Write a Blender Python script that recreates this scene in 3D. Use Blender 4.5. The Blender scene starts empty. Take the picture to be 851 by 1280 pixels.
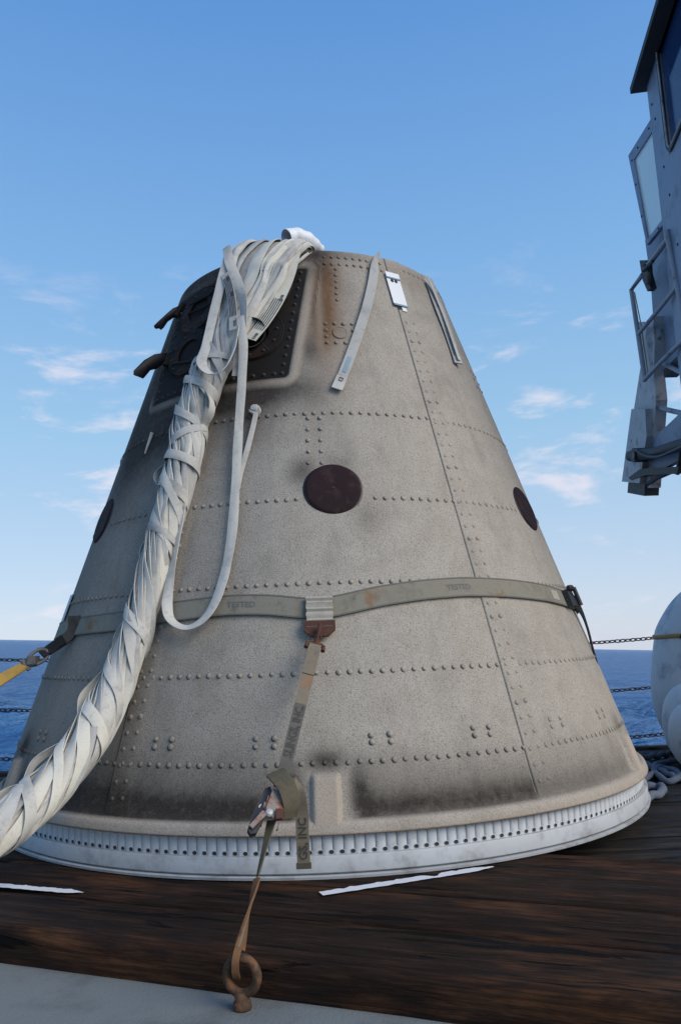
import bpy, bmesh, math, random
import numpy as np
from mathutils import Vector, Matrix, noise as mnoise
random.seed(7)
R = math.radians
scene = bpy.context.scene
col = scene.collection

# ------------------------------------------------------------------ camera
FPX = 975.0
CAM = np.array([0.0, -4.84, 0.844])
yaw, pit, rol = R(1.73), R(9.70), R(-2.07)
cw = np.array([math.sin(yaw)*math.cos(pit), math.cos(yaw)*math.cos(pit), math.sin(pit)])
cr0 = np.array([math.cos(yaw), -math.sin(yaw), 0.0])
cu0 = np.cross(cr0, cw)
cr = math.cos(rol)*cr0 + math.sin(rol)*cu0
cu = -math.sin(rol)*cr0 + math.cos(rol)*cu0
cd = bpy.data.cameras.new('camera')
cam = bpy.data.objects.new('camera', cd)
col.objects.link(cam)
m = Matrix.Identity(4)
for i in range(3):
    m[i][0], m[i][1], m[i][2], m[i][3] = cr[i], cu[i], -cw[i], CAM[i]
cam.matrix_world = m
cd.sensor_fit = 'HORIZONTAL'; cd.sensor_width = 36.0; cd.lens = 36.0*FPX/851.0
cd.clip_start = 0.05; cd.clip_end = 60000
scene.camera = cam

# ------------------------------------------------------------------ sky, sun, exposure
SUN_EL, SUN_AZ = 35.0, 125.0           # azimuth clockwise from +Y (the view direction)
world = bpy.data.worlds.new('World'); scene.world = world; world.use_nodes = True
wn = world.node_tree; wn.nodes.clear(); WL = wn.links
def wnode(t, **k):
    n = wn.nodes.new(t)
    for a, b in k.items(): setattr(n, a, b)
    return n
wo = wnode('ShaderNodeOutputWorld'); bg = wnode('ShaderNodeBackground')
sky = wnode('ShaderNodeTexSky'); sky.sky_type = 'NISHITA'; sky.sun_disc = False
sky.sun_elevation = R(SUN_EL); sky.sun_rotation = R(SUN_AZ)
sky.altitude = 0; sky.air_density = 1.0; sky.dust_density = 0.3; sky.ozone_density = 3.0
tc = wnode('ShaderNodeTexCoord')
# thin scattered clouds in a low belt all round the horizon
mp = wnode('ShaderNodeMapping'); mp.inputs['Scale'].default_value = (3.0, 3.0, 9.0)
mp.inputs['Location'].default_value = (1.3, 0.7, 0.9)
WL.new(tc.outputs['Generated'], mp.inputs['Vector'])
n1 = wnode('ShaderNodeTexNoise'); n1.inputs['Scale'].default_value = 2.2; n1.inputs['Detail'].default_value = 9
n1.inputs['Roughness'].default_value = 0.58; n1.inputs['Distortion'].default_value = 0.25
WL.new(mp.outputs['Vector'], n1.inputs['Vector'])
cr1 = wnode('ShaderNodeMapRange'); cr1.interpolation_type = 'SMOOTHSTEP'
cr1.inputs['From Min'].default_value = 0.555; cr1.inputs['From Max'].default_value = 0.73
WL.new(n1.outputs['Fac'], cr1.inputs['Value'])
sp = wnode('ShaderNodeSeparateXYZ'); WL.new(tc.outputs['Generated'], sp.inputs['Vector'])
lo = wnode('ShaderNodeMapRange'); lo.interpolation_type = 'SMOOTHSTEP'
lo.inputs['From Min'].default_value = 0.50; lo.inputs['From Max'].default_value = 0.30
WL.new(sp.outputs['Z'], lo.inputs['Value'])
mu = wnode('ShaderNodeMath', operation='MULTIPLY'); WL.new(cr1.outputs['Result'], mu.inputs[0]); WL.new(lo.outputs['Result'], mu.inputs[1])
mu2 = wnode('ShaderNodeMath', operation='MULTIPLY'); WL.new(mu.outputs[0], mu2.inputs[0]); mu2.inputs[1].default_value = 0.66
mx = wnode('ShaderNodeMix', data_type='RGBA'); WL.new(mu2.outputs[0], mx.inputs['Factor'])
hs = wnode('ShaderNodeHueSaturation'); hs.inputs['Saturation'].default_value = 1.06; hs.inputs['Value'].default_value = 1.16
WL.new(sky.outputs['Color'], hs.inputs['Color'])
# marine air: pale at the horizon, clearing to deep blue overhead, the same all round
hz = wnode('ShaderNodeValToRGB'); el = hz.color_ramp.elements
SKYC = ((0.0, (2.55, 2.85, 3.50)), (.10, (2.15, 2.72, 3.50)), (.26, (1.50, 2.50, 3.50)), (.45, (.98, 2.00, 3.48)), (.68, (.52, 1.38, 3.10)), (1.0, (.34, 1.0, 2.5)))
el[0].position = 0.0; el[1].position = 1.0
for p_, c_ in SKYC[1:-1]: el.new(p_)
for e_, (p_, c_) in zip(sorted(el, key=lambda q: q.position), SKYC): e_.color = (c_[0]/5, c_[1]/5, c_[2]/5, 1)
WL.new(sp.outputs['Z'], hz.inputs['Fac'])
sc5 = wnode('ShaderNodeMix', data_type='RGBA'); sc5.blend_type = 'MULTIPLY'; sc5.inputs[0].default_value = 1.0; sc5.inputs[7].default_value = (5, 5, 5, 1)
WL.new(hz.outputs['Color'], sc5.inputs[6])
mh = wnode('ShaderNodeMix', data_type='RGBA'); mh.inputs[0].default_value = .90
WL.new(hs.outputs['Color'], mh.inputs[6]); WL.new(sc5.outputs[2], mh.inputs[7])
WL.new(mh.outputs[2], mx.inputs[6]); mx.inputs[7].default_value = (4.2, 3.85, 4.1, 1)
WL.new(mx.outputs[2], bg.inputs['Color']); bg.inputs['Strength'].default_value = 0.15
WL.new(bg.outputs['Background'], wo.inputs['Surface'])

sl = bpy.data.lights.new('sun', 'SUN'); sl.energy = 2.0; sl.angle = R(42); sl.color = (1.0, 0.91, 0.78)
sun = bpy.data.objects.new('sun', sl); col.objects.link(sun)
sdir = Vector((math.sin(R(SUN_AZ))*math.cos(R(SUN_EL)), math.cos(R(SUN_AZ))*math.cos(R(SUN_EL)), math.sin(R(SUN_EL))))
sun.rotation_euler = (-sdir).to_track_quat('-Z', 'Y').to_euler()
sun.location = (6, -6, 8)
vs = scene.view_settings
vs.view_transform = 'Standard'; vs.look = 'None'; vs.exposure = 0.57; vs.gamma = 1.0; vs.use_curve_mapping = False
scene.render.resolution_x = 680; scene.render.resolution_y = 1024

# ------------------------------------------------------------------ measuring helpers (rays of the photograph's camera)
CT, CR0 = 0.32492, 1.826               # cone: radius = CR0 - CT*z
def ray(x, y):
    d = (x-425.5)*cr - (y-640)*cu + FPX*cw
    return d/np.linalg.norm(d)
def cone_hit(x, y, off=0.0):
    d = ray(x, y); k0 = CR0+off-CAM[2]*CT; k1 = -d[2]*CT
    a = d[0]**2+d[1]**2-k1**2; b = 2*(CAM[0]*d[0]+CAM[1]*d[1]-k0*k1); c = CAM[0]**2+CAM[1]**2-k0**2
    t = (-b-math.sqrt(max(b*b-4*a*c, 0)))/(2*a)
    return Vector(CAM+t*d)
def plane_hit(x, y, z):
    d = ray(x, y); return Vector(CAM+(z-CAM[2])/d[2]*d)
def depth_hit(x, y, Y):
    d = ray(x, y); return Vector(CAM+(Y-CAM[1])/d[1]*d)
def pl(x, y, p0, n):
    d = Vector(ray(x, y)); o = Vector(CAM); return o+d*((Vector(p0)-o).dot(n)/d.dot(n))
def cone_pt(th, z, off=0.0):
    r = CR0-CT*z; n = cone_n(th)
    return Vector((r*math.sin(R(th)), -r*math.cos(R(th)), z))+n*off
CA = math.atan(CT)
def cone_n(th):
    return Vector((math.sin(R(th))*math.cos(CA), -math.cos(R(th))*math.cos(CA), math.sin(CA)))
def th_of(p): return math.degrees(math.atan2(p[0], -p[1]))

# ------------------------------------------------------------------ mesh helpers
class MB:
    def __init__(s): s.v = []; s.f = []; s.mi = []
    def add(s, v, f, mi=0):
        o = len(s.v); s.v += [tuple(p) for p in v]; s.f += [tuple(i+o for i in q) for q in f]; s.mi += [mi]*len(f); return s
    def box(s, x0, x1, y0, y1, z0, z1, M=None, mi=0):
        v = [Vector((x, y, z)) for z in (z0, z1) for y in (y0, y1) for x in (x0, x1)]
        if M is not None: v = [M @ p for p in v]
        return s.add(v, [(0,2,3,1),(4,5,7,6),(0,1,5,4),(2,6,7,3),(0,4,6,2),(1,3,7,5)], mi)
    def tube(s, pts, rad, seg=10, closed=False, cap=True, mi=0):
        pts = [Vector(p) for p in pts]; n = len(pts); rr = rad if isinstance(rad, (list, tuple)) else [rad]*n
        prev = None; rings = []
        for i, p in enumerate(pts):
            a = pts[(i-1) % n] if (closed or i > 0) else p; b = pts[(i+1) % n] if (closed or i < n-1) else p
            t = (b-a).normalized()
            if prev is None:
                x = t.orthogonal().normalized()
            else:
                x = (prev-t*prev.dot(t)); x = x.normalized() if x.length > 1e-6 else t.orthogonal().normalized()
            prev = x; y = t.cross(x)
            rings.append([p+(x*math.cos(2*math.pi*k/seg)+y*math.sin(2*math.pi*k/seg))*rr[i] for k in range(seg)])
        v = [q for r_ in rings for q in r_]; f = []
        for i in range(n if closed else n-1):
            j = (i+1) % n
            for k in range(seg):
                l = (k+1) % seg; f.append((i*seg+k, i*seg+l, j*seg+l, j*seg+k))
        if cap and not closed:
            f.append(tuple(reversed(range(seg)))); f.append(tuple(range((n-1)*seg, n*seg)))
        return s.add(v, f, mi)
    def lathe(s, prof, seg=64, M=None, mi=0, closed=False):
        v = []; n = len(prof); f = []
        for i in range(seg):
            a = 2*math.pi*i/seg
            for r_, z in prof:
                p = Vector((r_*math.sin(a), -r_*math.cos(a), z)); v.append(M @ p if M is not None else p)
        for i in range(seg):
            j = (i+1) % seg
            for k in range(n if closed else n-1):
                l = (k+1) % n; f.append((i*n+k, j*n+k, j*n+l, i*n+l))
        return s.add(v, f, mi)
    def ribbon(s, pts, wdirs, nrms, width, th=0.003, mi=0):
        n = len(pts); w = width if isinstance(width, (list, tuple)) else [width]*n; v = []; f = []
        for p, a, b, ww in zip(pts, wdirs, nrms, w):
            v += [p-a*ww/2-b*th/2, p+a*ww/2-b*th/2, p+a*ww/2+b*th/2, p-a*ww/2+b*th/2]
        for i in range(n-1):
            for k in range(4):
                l = (k+1) % 4; f.append((i*4+k, i*4+l, i*4+4+l, i*4+4+k))
        f.append((3, 2, 1, 0)); e = 4*(n-1); f.append((e, e+1, e+2, e+3))
        return s.add(v, f, mi)
    def strap(s, pts, wdirs, nrms, width, th=.003, curl=.0, seed=0.0, fold=.0):
        '''soft webbing: five points across, edges curling down, uneven width'''
        n = len(pts); w = width if isinstance(width, (list, tuple)) else [width]*n; v = []; f = []; acc = 0.0
        Q = (-1, -.72, -.36, 0, .36, .72, 1)
        for i, (p, a, b, ww) in enumerate(zip(pts, wdirs, nrms, w)):
            if i: acc += (p-pts[i-1]).length
            k1 = mnoise.noise(Vector((acc*5, seed, 1.7))); k2 = mnoise.noise(Vector((acc*9, seed, 8.1))); wv = ww*(1+fold*k1)
            for sd_ in (1, -1):
                for q in (Q if sd_ > 0 else reversed(Q)):
                    z = -curl*q*q*(.7+.6*k1)+fold*.012*k2*(1 if q > 0 else -1)*abs(q)+fold*.009*mnoise.noise(Vector((acc*14, q*1.3+seed, 3)))
                    v.append(p+a*(wv/2*q)+b*(z+sd_*th/2))
        m_ = 14
        for i in range(n-1):
            for k in range(m_):
                l = (k+1) % m_; f.append((i*m_+k, i*m_+l, (i+1)*m_+l, (i+1)*m_+k))
        f.append(tuple(reversed(range(m_)))); f.append(tuple(range((n-1)*m_, n*m_)))
        return s.add(v, f)
    def prism(s, poly, ext, mi=0):            # poly: list of Vectors, extruded by vector ext
        n = len(poly); v = list(poly)+[p+ext for p in poly]
        f = [tuple(range(n)), tuple(reversed(range(n, 2*n)))]+[(i, i+n, (i+1) % n+n, (i+1) % n) for i in range(n)]
        return s.add(v, f, mi)
    def build(s, name, mats, parent=None, smooth=False, origin=None):
        me = bpy.data.meshes.new(name)
        v = s.v if origin is None else [tuple(Vector(p)-Vector(origin)) for p in s.v]
        me.from_pydata(v, [], s.f); me.update()
        bm = bmesh.new(); bm.from_mesh(me); bmesh.ops.recalc_face_normals(bm, faces=bm.faces); bm.to_mesh(me); bm.free()
        for mt in (mats if isinstance(mats, (list, tuple)) else [mats]): me.materials.append(mt)
        me.polygons.foreach_set('material_index', s.mi)
        if smooth:
            me.polygons.foreach_set('use_smooth', [True]*len(me.polygons))
            if smooth != 'all': me.set_sharp_from_angle(angle=R(40))
        o = bpy.data.objects.new(name, me); col.objects.link(o)
        if origin is not None: o.location = origin
        if parent is not None: o.parent = parent
        return o
def thing(name, label, cat, loc=(0, 0, 0), group=None):
    o = bpy.data.objects.new(name, None); col.objects.link(o); o.location = loc; o.empty_display_size = .1
    tag(o, label, cat, group); return o
def tag(o, label, cat, group=None):
    o['label'] = label; o['category'] = cat
    if group: o['group'] = group
    return o
def struct(o): o['kind'] = 'structure'; return o
def stuff(o): o['kind'] = 'stuff'; return o
def cat_rom(P, n):
    P = [np.array(p, float) for p in P]; P = [2*P[0]-P[1]]+P+[2*P[-1]-P[-2]]; out = []; m_ = len(P)-3
    for i in range(n):
        t = i/(n-1)*m_; k = min(int(t), m_-1); u = t-k; a, b, c, d = P[k:k+4]
        out.append(0.5*((2*b)+(c-a)*u+(2*a-5*b+4*c-d)*u*u+(-a+3*b-3*c+d)*u**3))
    return out
def sm(a, b, x):
    t = min(max((x-a)/(b-a), 0), 1); return t*t*(3-2*t)

# ------------------------------------------------------------------ materials
def mat(name):
    mt = bpy.data.materials.new(name); mt.use_nodes = True; nt = mt.node_tree
    return mt, nt, nt.nodes['Principled BSDF'], nt.links
def nd(nt, t, ins=None, **k):
    n = nt.nodes.new(t)
    for a, b in k.items(): setattr(n, a, b)
    for a, b in (ins or {}).items(): n.inputs[a].default_value = b
    return n
def mixc(nt, fac, a, b, blend='MIX'):
    n = nt.nodes.new('ShaderNodeMix'); n.data_type = 'RGBA'; n.blend_type = blend
    for i, s in ((0, fac), (6, a), (7, b)):
        if hasattr(s, 'node'): nt.links.new(s, n.inputs[i])
        elif i == 0: n.inputs[0].default_value = s
        else: n.inputs[i].default_value = (*s, 1) if len(s) == 3 else s
    return n.outputs[2]
def ramp(nt, src, a, b, lo_=0.0, hi_=1.0):
    n = nt.nodes.new('ShaderNodeMapRange'); n.interpolation_type = 'SMOOTHSTEP'
    n.inputs['From Min'].default_value = a; n.inputs['From Max'].default_value = b
    n.inputs['To Min'].default_value = lo_; n.inputs['To Max'].default_value = hi_
    nt.links.new(src, n.inputs['Value']); return n.outputs['Result']
def noi(nt, vec, scale, detail=4, rough=.55, dist=0.0):
    n = nd(nt, 'ShaderNodeTexNoise', {'Scale': scale, 'Detail': detail, 'Roughness': rough, 'Distortion': dist})
    if vec is not None: nt.links.new(vec, n.inputs['Vector'])
    return n.outputs['Fac']
def objco(nt, scale=(1, 1, 1), rnd=False):
    t = nt.nodes.new('ShaderNodeTexCoord'); mp_ = nd(nt, 'ShaderNodeMapping'); mp_.inputs['Scale'].default_value = scale
    nt.links.new(t.outputs['Object'], mp_.inputs['Vector'])
    if rnd:
        oi = nt.nodes.new('ShaderNodeObjectInfo'); mm = nd(nt, 'ShaderNodeMath', operation='MULTIPLY'); mm.inputs[1].default_value = 37.0
        nt.links.new(oi.outputs['Random'], mm.inputs[0]); nt.links.new(mm.outputs[0], mp_.inputs['Location'])
    return mp_.outputs['Vector']
def bump(nt, bs, h, strength=.3, dist=.01):
    b = nd(nt, 'ShaderNodeBump', {'Strength': strength, 'Distance': dist}); nt.links.new(h, b.inputs['Height'])
    nt.links.new(b.outputs['Normal'], bs.inputs['Normal'])
def simple(name, c, rough=.6, metal=0, var=.25, scale=6, c2=None, sc2=14, thr=(.52, .68), bmp=0.0, bscale=60, rnd=True, c2max=1.0):
    mt, nt, bs, L = mat(name); v = objco(nt, rnd=rnd)
    base = mixc(nt, noi(nt, v, scale, 6), tuple(x*(1-var) for x in c), tuple(min(x*(1+var), .95) for x in c))
    if c2: base = mixc(nt, ramp(nt, noi(nt, v, sc2, 8, .62), thr[0], thr[1], 0, c2max), base, c2)
    L.new(base, bs.inputs['Base Color']); bs.inputs['Roughness'].default_value = rough; bs.inputs['Metallic'].default_value = metal
    if bmp: bump(nt, bs, noi(nt, v, bscale, 5), bmp, .004)
    return mt

def cone_material():
    mt, nt, bs, L = mat('ablative_coating'); v = objco(nt)
    big = noi(nt, v, 1.6, 5); med = noi(nt, v, 9, 5)
    oi_ = nd(nt, 'ShaderNodeObjectInfo')
    c = mixc(nt, big, (.375, .333, .278), (.478, .432, .37))
    c = mixc(nt, ramp(nt, oi_.outputs['Random'], 0, 1, 0, .22), c, (.31, .28, .24))
    c = mixc(nt, ramp(nt, med, .35, .75, 0, .34), c, (.30, .258, .21))
    c = mixc(nt, ramp(nt, noi(nt, v, 3.1, 7, .62, .4), .50, .74, 0, .42), c, (.225, .195, .165))
    # grain of the sprayed coating
    g = noi(nt, v, 190, 3, .65); g2 = noi(nt, v, 125, 2, .5)
    c = mixc(nt, ramp(nt, g, .47, .66, 0, .55), c, (.135, .108, .083))
    c = mixc(nt, ramp(nt, g2, .60, .70, 0, .42), c, (.155, .127, .10))
    c = mixc(nt, ramp(nt, noi(nt, v, 48, 2), .70, .77, 0, .5), c, (.13, .11, .10))
    # long faint vertical weather streaks
    vs_ = objco(nt, (11, 11, .7)); c = mixc(nt, ramp(nt, noi(nt, vs_, 1.0, 6, .6), .50, .78, 0, .40), c, (.2, .175, .15))
    at = nd(nt, 'ShaderNodeAttribute', attribute_name='burn'); sx = nt.nodes.new('ShaderNodeSeparateColor'); L.new(at.outputs['Color'], sx.inputs['Color'])
    sn = noi(nt, v, 34, 8, .75)
    def breakup(ch, k):
        a = nd(nt, 'ShaderNodeMath', operation='MULTIPLY_ADD'); L.new(sn, a.inputs[0]); a.inputs[1].default_value = k; a.inputs[2].default_value = 1-k/2
        b = nd(nt, 'ShaderNodeMath', operation='MULTIPLY'); L.new(ch, b.inputs[0]); L.new(a.outputs[0], b.inputs[1]); b.use_clamp = True
        return b.outputs[0]
    c = mixc(nt, breakup(sx.outputs['Green'], 1.2), c, (.20, .105, .05))
    gg = noi(nt, v, 120, 2)
    soot_darkc = mixc(nt, gg, (.024, .020, .0165), (.066, .055, .046))
    c = mixc(nt, breakup(sx.outputs['Red'], .7), c, soot_darkc)
    c = mixc(nt, breakup(sx.outputs['Blue'], .5), c, (.44, .355, .27))
    L.new(c, bs.inputs['Base Color']); bs.inputs['Roughness'].default_value = .85; bs.inputs['Specular IOR Level'].default_value = .15
    bump(nt, bs, noi(nt, v, 150, 4, .65), .6, .006)
    return mt
M_cone = cone_material()
M_white = simple('white_ring_paint', (.43, .44, .45), .6, 0, .16, 3, (.20, .195, .185), 9, (.47, .72), .15, 40, c2max=.7)
M_lug = simple('white_lug_paint', (.56, .575, .59), .55, 0, .08, 5, (.30, .29, .28), 16, (.52, .74), .1, 40, c2max=.6)
M_hole = simple('dark_hole', (.02, .022, .025), .8)
M_char = simple('charred_metal', (.016, .0135, .012), .72, 0, .5, 7, (.075, .042, .026), 4.5, (.50, .74), .25, 70, c2max=.6)
M_char.node_tree.nodes['Principled BSDF'].inputs['Specular IOR Level'].default_value = .12
M_flap = simple('charred_flap', (.007, .008, .012), .5, 0, .3, 8)
M_flap.node_tree.nodes['Principled BSDF'].inputs['Specular IOR Level'].default_value = .2
M_disc = simple('maroon_disc', (.022, .012, .014), .75, 0, .25, 5, (.045, .025, .024), 18, (.5, .7), .05, 80)
M_disc.node_tree.nodes['Principled BSDF'].inputs['Specular IOR Level'].default_value = .12
M_nozzle = simple('burnt_steel', (.22, .22, .24), .3, .9, .4, 12, (.03, .03, .03), 9, (.42, .6))
def webbing(name, c, dirt, amt=.6, sc=7, rust=None):
    mt, nt, bs, L = mat(name); v = objco(nt, rnd=True)
    b = mixc(nt, noi(nt, v, 5, 5), tuple(x*.86 for x in c), tuple(min(1, x*1.1) for x in c))
    b = mixc(nt, ramp(nt, noi(nt, v, sc, 8, .65), .47, .75, 0, amt), b, dirt)
    if rust: b = mixc(nt, ramp(nt, noi(nt, v, 4.3, 6, .6), .57, .66, 0, .75), b, rust)
    b = mixc(nt, ramp(nt, noi(nt, v, 23, 6, .7), .52, .78, 0, amt*.7), b, tuple(x*.55 for x in dirt))
    b = mixc(nt, ramp(nt, noi(nt, v, 160, 2), .5, .75, 0, .25), b, tuple(x*.45 for x in c))
    L.new(b, bs.inputs['Base Color']); bs.inputs['Roughness'].default_value = .85; bs.inputs['Specular IOR Level'].default_value = .2
    bump(nt, bs, noi(nt, v, 220, 2), .25, .002)
    return mt
M_riser = webbing('white_webbing', (.52, .50, .455), (.26, .25, .24), .75, 6)
M_riser2 = webbing('grey_white_webbing', (.42, .41, .385), (.20, .20, .20), .75, 6)
M_riser3 = webbing('cream_webbing', (.62, .59, .51), (.40, .36, .29), .5, 5)
M_core = webbing('inner_webbing', (.36, .35, .33), (.16, .16, .17), .6, 8)
M_belt = webbing('grey_belt_webbing', (.235, .215, .17), (.125, .118, .095), .8, 5, (.22, .11, .045))
M_lash = webbing('olive_lashing_webbing', (.20, .165, .12), (.10, .092, .075), .7, 14, (.26, .14, .07))
M_olive = webbing('dark_olive_webbing', (.105, .088, .058), (.045, .04, .032), .7, 20)
M_lashd = webbing('grimy_lashing_webbing', (.115, .105, .09), (.07, .066, .06), .7, 14)
M_strapd = webbing('dark_grey_strap', (.075, .068, .058), (.03, .029, .028), .7, 16)
M_keeper = webbing('wrinkled_keeper_webbing', (.40, .37, .31), (.2, .15, .1), .5, 30, (.30, .15, .06))
M_black = webbing('black_webbing', (.02, .02, .022), (.035, .035, .035), .5, 9)
M_yellow = webbing('yellow_webbing', (.46, .28, .07), (.26, .17, .07), .6, 12)
M_rust = simple('rusty_iron', (.085, .034, .022), .75, .3, .4, 14, (.19, .075, .03), 22, (.5, .68), .4, 70)
M_eye = simple('rusty_painted_iron', (.055, .032, .017), .75, .2, .5, 24, (.15, .066, .028), 38, (.47, .6), .4, 130)
M_ratchet = simple('worn_ratchet_steel', (.24, .20, .165), .65, .1, .3, 20, (.22, .07, .035), 30, (.5, .62), .2, 60)
M_zinc = simple('zinc_bolt', (.45, .44, .42), .5, .3)
M_dull = simple('dull_shackle_steel', (.15, .14, .13), .6, .2, .3, 20, (.07, .05, .04), 30, (.5, .66))
M_letter = simple('faded_black_lettering', (.055, .053, .048), .85, 0, .4, 90)
M_stain = webbing('rust_stained_webbing', (.17, .085, .04), (.08, .04, .022), .7, 22)
M_print = simple('black_print', (.033, .033, .034), .8, 0, .3, 60)
M_printgrey = simple('faded_print', (.125, .12, .105), .8, 0, .3, 60)
M_plac = simple('white_placard', (.74, .75, .76), .5, 0, .04, 4)
M_bluep = simple('blue_grey_print', (.20, .30, .36), .7)
M_sleeve = simple('white_plastic_sleeve', (.74, .75, .77), .5, 0, .05, 4, (.5, .52, .55), 6, (.55, .75))

def wood(name, cs, rough=.55):
    mt, nt, bs, L = mat(name); v = objco(nt, (1.3, 15, 15), rnd=True); vf = objco(nt, (5, 110, 110), rnd=True); v2 = objco(nt, (.9, 3.2, 3.2), rnd=True); v3 = objco(nt, rnd=True)
    g = noi(nt, v, 2.0, 9, .68, .5); fine = noi(nt, vf, 1.0, 4, .6)
    c = mixc(nt, ramp(nt, g, .34, .68), cs[0], cs[1])
    c = mixc(nt, ramp(nt, noi(nt, v2, 1.9, 7, .66, .3), .48, .70, 0, .85), c, cs[2])
    c = mixc(nt, ramp(nt, noi(nt, v3, 2.4, 7, .65), .52, .72, 0, .55), c, cs[3])
    c = mixc(nt, ramp(nt, noi(nt, objco(nt, (3, 26, 26), rnd=True), 1.4, 6, .7), .60, .74, 0, .5), c, cs[4])
    c = mixc(nt, ramp(nt, fine, .40, .62, 0, .6), c, cs[0])
    ck = ramp(nt, noi(nt, v, 1.15, 6, .5, .6), .60, .64, 0, .95)
    c = mixc(nt, ck, c, (.004, .0035, .003))
    L.new(c, bs.inputs['Base Color'])
    rr = ramp(nt, noi(nt, v3, 3.2, 5), .35, .7, rough-.18, rough+.15); L.new(rr, bs.inputs['Roughness'])
    bs.inputs['Specular IOR Level'].default_value = .1
    ad = nd(nt, 'ShaderNodeMath', operation='SUBTRACT'); L.new(g, ad.inputs[0]); L.new(ck, ad.inputs[1])
    ad2 = nd(nt, 'ShaderNodeMath', operation='MULTIPLY_ADD'); L.new(fine, ad2.inputs[0]); ad2.inputs[1].default_value = .35; L.new(ad.outputs[0], ad2.inputs[2])
    bump(nt, bs, ad2.outputs[0], .8, .014)
    return mt
M_timber = wood('dark_stained_timber', [(.010, .0065, .005), (.045, .023, .0135), (.115, .047, .019), (.018, .013, .010), (.10, .052, .028)], .8)
M_plank = wood('weathered_deck_wood', [(.014, .0125, .0115), (.042, .036, .031), (.058, .047, .039), (.020, .021, .025), (.08, .074, .068)], .68)
M_deckpaint = simple('grey_deck_paint', (.17, .185, .18), .8, 0, .16, 2, (.095, .10, .098), 3.2, (.46, .72), .7, 150)
M_mark = simple('white_marking_paint', (.66, .67, .70), .7, 0, .06, 20)
M_hull = simple('grey_hull_paint', (.22, .24, .26), .6)
M_chain = simple('dark_chain', (.06, .06, .065), .5, .6, .3, 9, (.12, .06, .04), 13, (.55, .7))
M_fender = simple('white_fender_foam', (.56, .57, .58), .6, 0, .08, 2.5, (.20, .25, .33), 3.8, (.50, .68), .25, 25, c2max=.8)
M_fcap = simple('blue_fender_cap', (.03, .035, .12), .5)
M_tan = simple('tan_rope', (.36, .22, .09), .85, 0, .3, 30)
M_rope = simple('blue_grey_rope', (.11, .13, .17), .85, 0, .3, 20, None, 14, (.5, .6), .6, 90)
M_cab = simple('grey_blue_crane_paint', (.19, .24, .325), .5, 0, .14, 3, (.12, .15, .20), 5, (.5, .7), .1, 30)
M_rail = simple('grey_rail_paint', (.26, .28, .32), .5, 0, .15, 5, (.12, .10, .10), 9, (.55, .7))
M_galv = simple('galvanised_plate', (.36, .37, .39), .55, .2, .2, 9, (.16, .15, .15), 12, (.5, .7))
M_darkm = simple('dark_greased_metal', (.028, .028, .029), .6, 0, .3, 9, (.07, .045, .03), 16, (.52, .7))
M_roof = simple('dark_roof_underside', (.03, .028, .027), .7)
M_seal = simple('black_rubber_seal', (.015, .015, .017), .5)
def glassy(name, c, alpha, rough=.03):
    mt, nt, bs, L = mat(name); bs.inputs['Base Color'].default_value = (*c, 1); bs.inputs['Roughness'].default_value = rough
    bs.inputs['Alpha'].default_value = alpha; return mt
M_glass = glassy('tinted_cab_glass', (.03, .09, .24), .38)
M_poly = glassy('milky_polycarbonate', (.70, .78, .76), .62, .3)

def sea_material():
    mt, nt, bs, L = mat('sea_water'); nt.nodes.remove(bs); out = nt.nodes['Material Output']
    df = nd(nt, 'ShaderNodeBsdfDiffuse'); df.inputs['Color'].default_value = (.050, .155, .33, 1)
    gl = nd(nt, 'ShaderNodeBsdfGlossy'); gl.inputs['Roughness'].default_value = .10; gl.inputs['Color'].default_value = (.9, .95, 1, 1)
    fr_ = nd(nt, 'ShaderNodeFresnel'); fr_.inputs['IOR'].default_value = 1.33
    k_ = nd(nt, 'ShaderNodeMath', operation='MULTIPLY'); k_.inputs[1].default_value = .85; L.new(fr_.outputs[0], k_.inputs[0])
    mx_ = nd(nt, 'ShaderNodeMixShader'); L.new(k_.outputs[0], mx_.inputs[0]); L.new(df.outputs[0], mx_.inputs[1]); L.new(gl.outputs[0], mx_.inputs[2]); L.new(mx_.outputs[0], out.inputs['Surface'])
    h = None
    for sc, k in (((.05, .12, 1), 4.0), ((.16, .40, 1), 1.9), ((.6, 1.3, 1), .7), ((2.2, 4.0, 1), .20), ((9, 14, 1), .04)):
        n_ = noi(nt, objco(nt, sc), 1.0, 5, .6); a = nd(nt, 'ShaderNodeMath', operation='MULTIPLY_ADD'); L.new(n_, a.inputs[0]); a.inputs[1].default_value = k
        if h is None: a.inputs[2].default_value = 0
        else: L.new(h, a.inputs[2])
        h = a.outputs[0]
    bp = nd(nt, 'ShaderNodeBump', {'Strength': 1.0, 'Distance': 1.0}); L.new(h, bp.inputs['Height'])
    for q in (df, gl, fr_): L.new(bp.outputs['Normal'], q.inputs['Normal'])
    return mt
M_sea = sea_material()

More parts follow.
